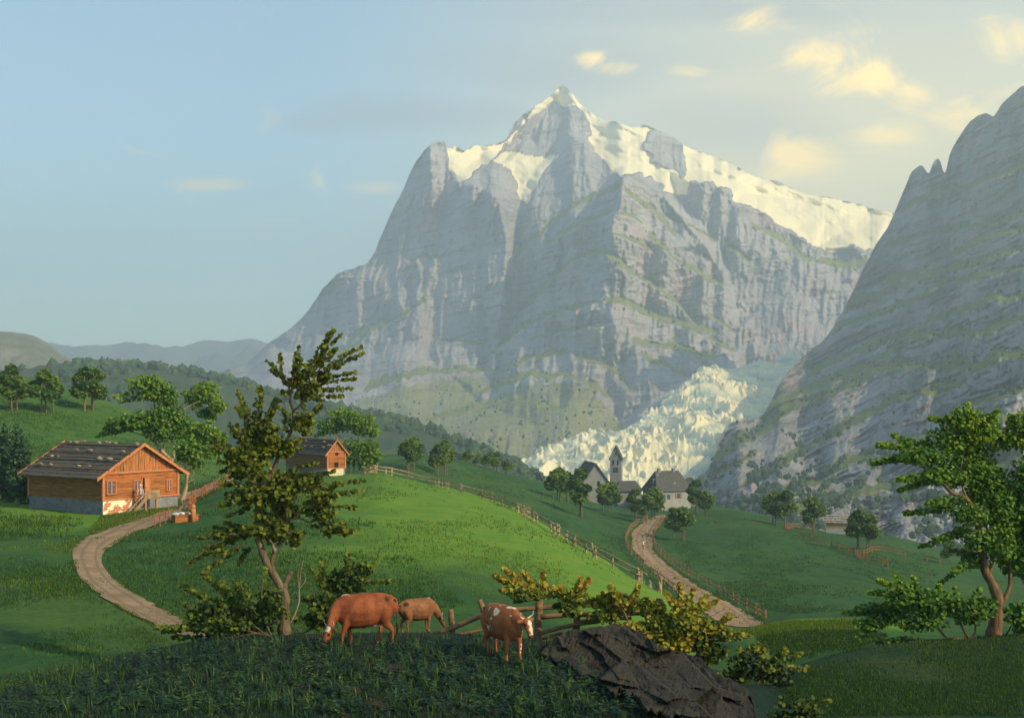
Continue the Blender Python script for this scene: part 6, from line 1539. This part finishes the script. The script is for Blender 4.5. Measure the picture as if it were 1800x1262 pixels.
B = np.concatenate([streaks(14000, [(190,975),(260,930),(330,895),(430,860),(560,850),(640,900),(720,980),(820,1060),(700,1100),(540,1110),(420,1115),(330,1090),(220,1035),(190,1005)], 36, 180, .1, 6), streaks(15000, [(1180,960),(1250,900),(1330,905),(1450,940),(1560,948),(1650,975),(1640,1060),(1400,1082),(1290,1060),(1215,1010)], 150, 430, .0, 21), streaks(11000, [(650,800),(740,798),(870,832),(960,856),(1090,900),(1100,940),(1100,975),(1180,1040),(1090,1000),(1000,940),(800,856)], 150, 480, .0, 22), streaks(14000, [(0,893),(150,905),(140,940),(125,985),(150,1040),(220,1085),(300,1125),(120,1195),(0,1225)], 26, 118, .0, 14), streaks(9000, [(0,690),(150,700),(230,728),(330,780),(400,808),(390,846),(320,868),(0,868)], 120, 270, -.1, 15), streaks(9000, [(1330,1120),(1420,1108),(1520,1110),(1560,1118),(1510,1140),(1420,1160),(1350,1185)], 28, 75, -.2, 7), streaks(16000, [(1350,1262),(1420,1170),(1550,1130),(1800,1115),(1800,1262)], 18, 46, -.1, 8)])
d = B[:, 1]; blades('pasture_grass', B, np.clip(.0034*d, .12, .40), np.clip(.00045*d, .014, .06), 3, GR_M, 'green grass blades toned darker for the shaded pasture', .22, .7, .2)

def verge(o, n, hgt):
    me = o.data; V = np.array([v.co for v in me.vertices]).reshape(-1, 9, 3)
    k = RNG.integers(0, len(V), n); e = np.where(RNG.random(n) < .5, 0, 8); c = RNG.random(n) < .16
    P0 = V[k, e]+(V[k, 4]-V[k, e])*RNG.normal(.0, .09, n)[:, None]; P0[c] = (V[k, 4]+(V[k, 0]-V[k, 4])*RNG.normal(0, .16, n)[:, None])[c]
    q = fbm(P0[:, 0]/3, P0[:, 1]/5, 0, 3, 7); P0 = P0[~c | (q > .05)] if False else P0[(q > -.15) & (~c | (q > .25))]
    P0[:, 2] = gz(P0[:, 0], P0[:, 1])
    return P0
VG = np.concatenate([verge(bpy.data.objects['farm_road'], 5200, .2), verge(bpy.data.objects['village_road'], 2600, .2)])
d = VG[:, 1]; blades('verge_grass', VG, np.clip(.0026*d, .10, .40), np.clip(.00045*d, .014, .07), 4, GR_M, 'grass creeping over the edges of the dirt roads', .36, .8, .2)

# ---- woods far off: thousands of crowns that read as one mass
def crowns(name, B, r, mat, label, hue=.4, flat=1.1, sub=1):
    V0, F0 = lump(0, 1, (1, 1, 1), sub, 0); n = len(B); k = len(V0)
    rr = r*RNG.uniform(.6, 1.3, n)
    V = V0[None]*(1+.28*RNG.normal(0, 1, (n, k))[..., None]*.8)*rr[:, None, None]*np.array([1, 1, flat])
    V = V+B[:, None]+np.array([0, 0, .55])*rr[:, None, None]
    me = npmesh(name, V.reshape(-1, 3), (F0[None]+np.arange(n)[:, None, None]*k).reshape(-1, 3))
    attr(me, 'hue', np.repeat(np.clip(hue+RNG.normal(0, .16, n), 0, 1), k))
    o = link(name, me, mat); tag(o, label, None, None, 'stuff'); return o
def wood_stuff_mat(name, a, b, c):
    m, t = newmat(name); p = t.pos(); n = t.noise(p, .35, 3, .6)
    t.l.new(t.mix(t.rng(n, .35, .7), t.ramp(t.attr('hue'), [(0, a), (.5, b), (1, c)]), (.012, .026, .016)), t.bsdf.inputs['Base Color']); t.l.new(t.bump(n, 1, 1.5), t.bsdf.inputs['Normal']); return m
WD = wood_stuff_mat('far_wood', (.026, .060, .032), (.050, .098, .036), (.11, .155, .040))
def on_grid(G, n, prob):
    U, V, D, veg = G; w = prob.ravel(); w = w/w.sum(); k = RNG.choice(w.size, n, p=w)
    u = U.ravel()[k]+RNG.uniform(-1.2, 1.2, n); v = V.ravel()[k]+RNG.uniform(-1, 1, n); d = D.ravel()[k]
    return np.stack([(u-CX)/F*d, d, CZ+(HY-v)/F*d], 1)
E = EV[:60]; Eh = E.reshape(-1, 3)
w = sstep(.0, .35, fbm(Eh[:, 0]/110, Eh[:, 1]/170, 0, 3, 91)+.5*sstep(-60, -10, -Eh[:, 2]*0+Eh[:, 0]*.2))+.03
pxe = CX+Eh[:, 0]/Eh[:, 1]*F; w = w*((pxe > -80) & (pxe < 1060)); w = w/w.sum()
k = RNG.choice(len(Eh), 1000, p=w); crowns('woodland', Eh[k]+RNG.normal(0, 4, (1000, 3))*np.array([1, 1, 0]), 6.0, WD, 'hazy broadleaf wood on the ridge behind the meadows', .5)
row = E[56:60].reshape(-1, 3); pxr = CX+row[:, 0]/row[:, 1]*F; row = row[(pxr > 150) & (pxr < 1040)]; k = RNG.choice(len(row), 300)
crowns('treeline', row[k]+RNG.normal(0, 2, (300, 3))*np.array([1, 1, 0]), 5.5, WD, 'line of trees along the crest of the wooded ridge', .62)
U, V, D, veg = DL
pr = veg*(.25+sstep(-.1, .4, fbm(U/30, V/14, 0, 3, 93)))*(U < 1850)*sstep(260, 480, V)+.9*sstep(.05, .4, fbm(U/45+V/30, V/16, 0, 3, 94))*sstep(700, 900, V-.25*(1800-U)*0)*(U < 1850)
pr = pr+1.2*sstep(.0, .35, fbm((U+V*.3)/60, (V+.35*U)/14, 2, 3, 96))*sstep(790, 880, V)*(U < 1850)
crowns('mountain_forest', on_grid(DL, 1100, pr), 3.2, WD, 'dark forest strips clinging to the ledges of the rocky mountain', .25)
U, V, D, veg = DK
pr = (veg*sstep(.0, .4, fbm(U/16, V/8, 0, 3, 95)+.15)+.35*sstep(660, 740, V)*sstep(-.1, .3, fbm(U/30, (V-.2*U)/8, 0, 3, 97))*(U < 1060))*sstep(330, 460, V)*(1-sstep(880, 900, V))
crowns('slope_forest', on_grid(DK, 600, pr), 3.2, WD, 'scattered fir woods on the ledges of the snow mountain', .35, 1.4, 1)

def shade_cloud():  # vapour bank added out of view, to shade the front knoll
    c = Vector((-9, 27, 32))+SUN_DIR*((1900-32)/SUN_DIR.z)
    b = MB()
    V, Fq = lump(77, 1, (1, 1, 1), 4, .28, 1.5); b.addq(V*np.array([50, 36, 13]), Fq)
    m = bpy.data.materials.new('shade_vapour'); m.use_nodes = True; n = m.node_tree.nodes; n.remove(n['Principled BSDF'])
    v = n.new('ShaderNodeVolumePrincipled'); v.inputs['Color'].default_value = (.97, .97, .97, 1); v.inputs['Density'].default_value = SHADE_CLOUD_D
    m.node_tree.links.new(v.outputs[0], n['Material Output'].inputs['Volume'])
    o = b.build('shade_cloud', m); o.location = c; tag(o, 'unseen vapour added to cast soft shade on the front knoll', None, None, 'stuff')
shade_cloud()

haze_box()
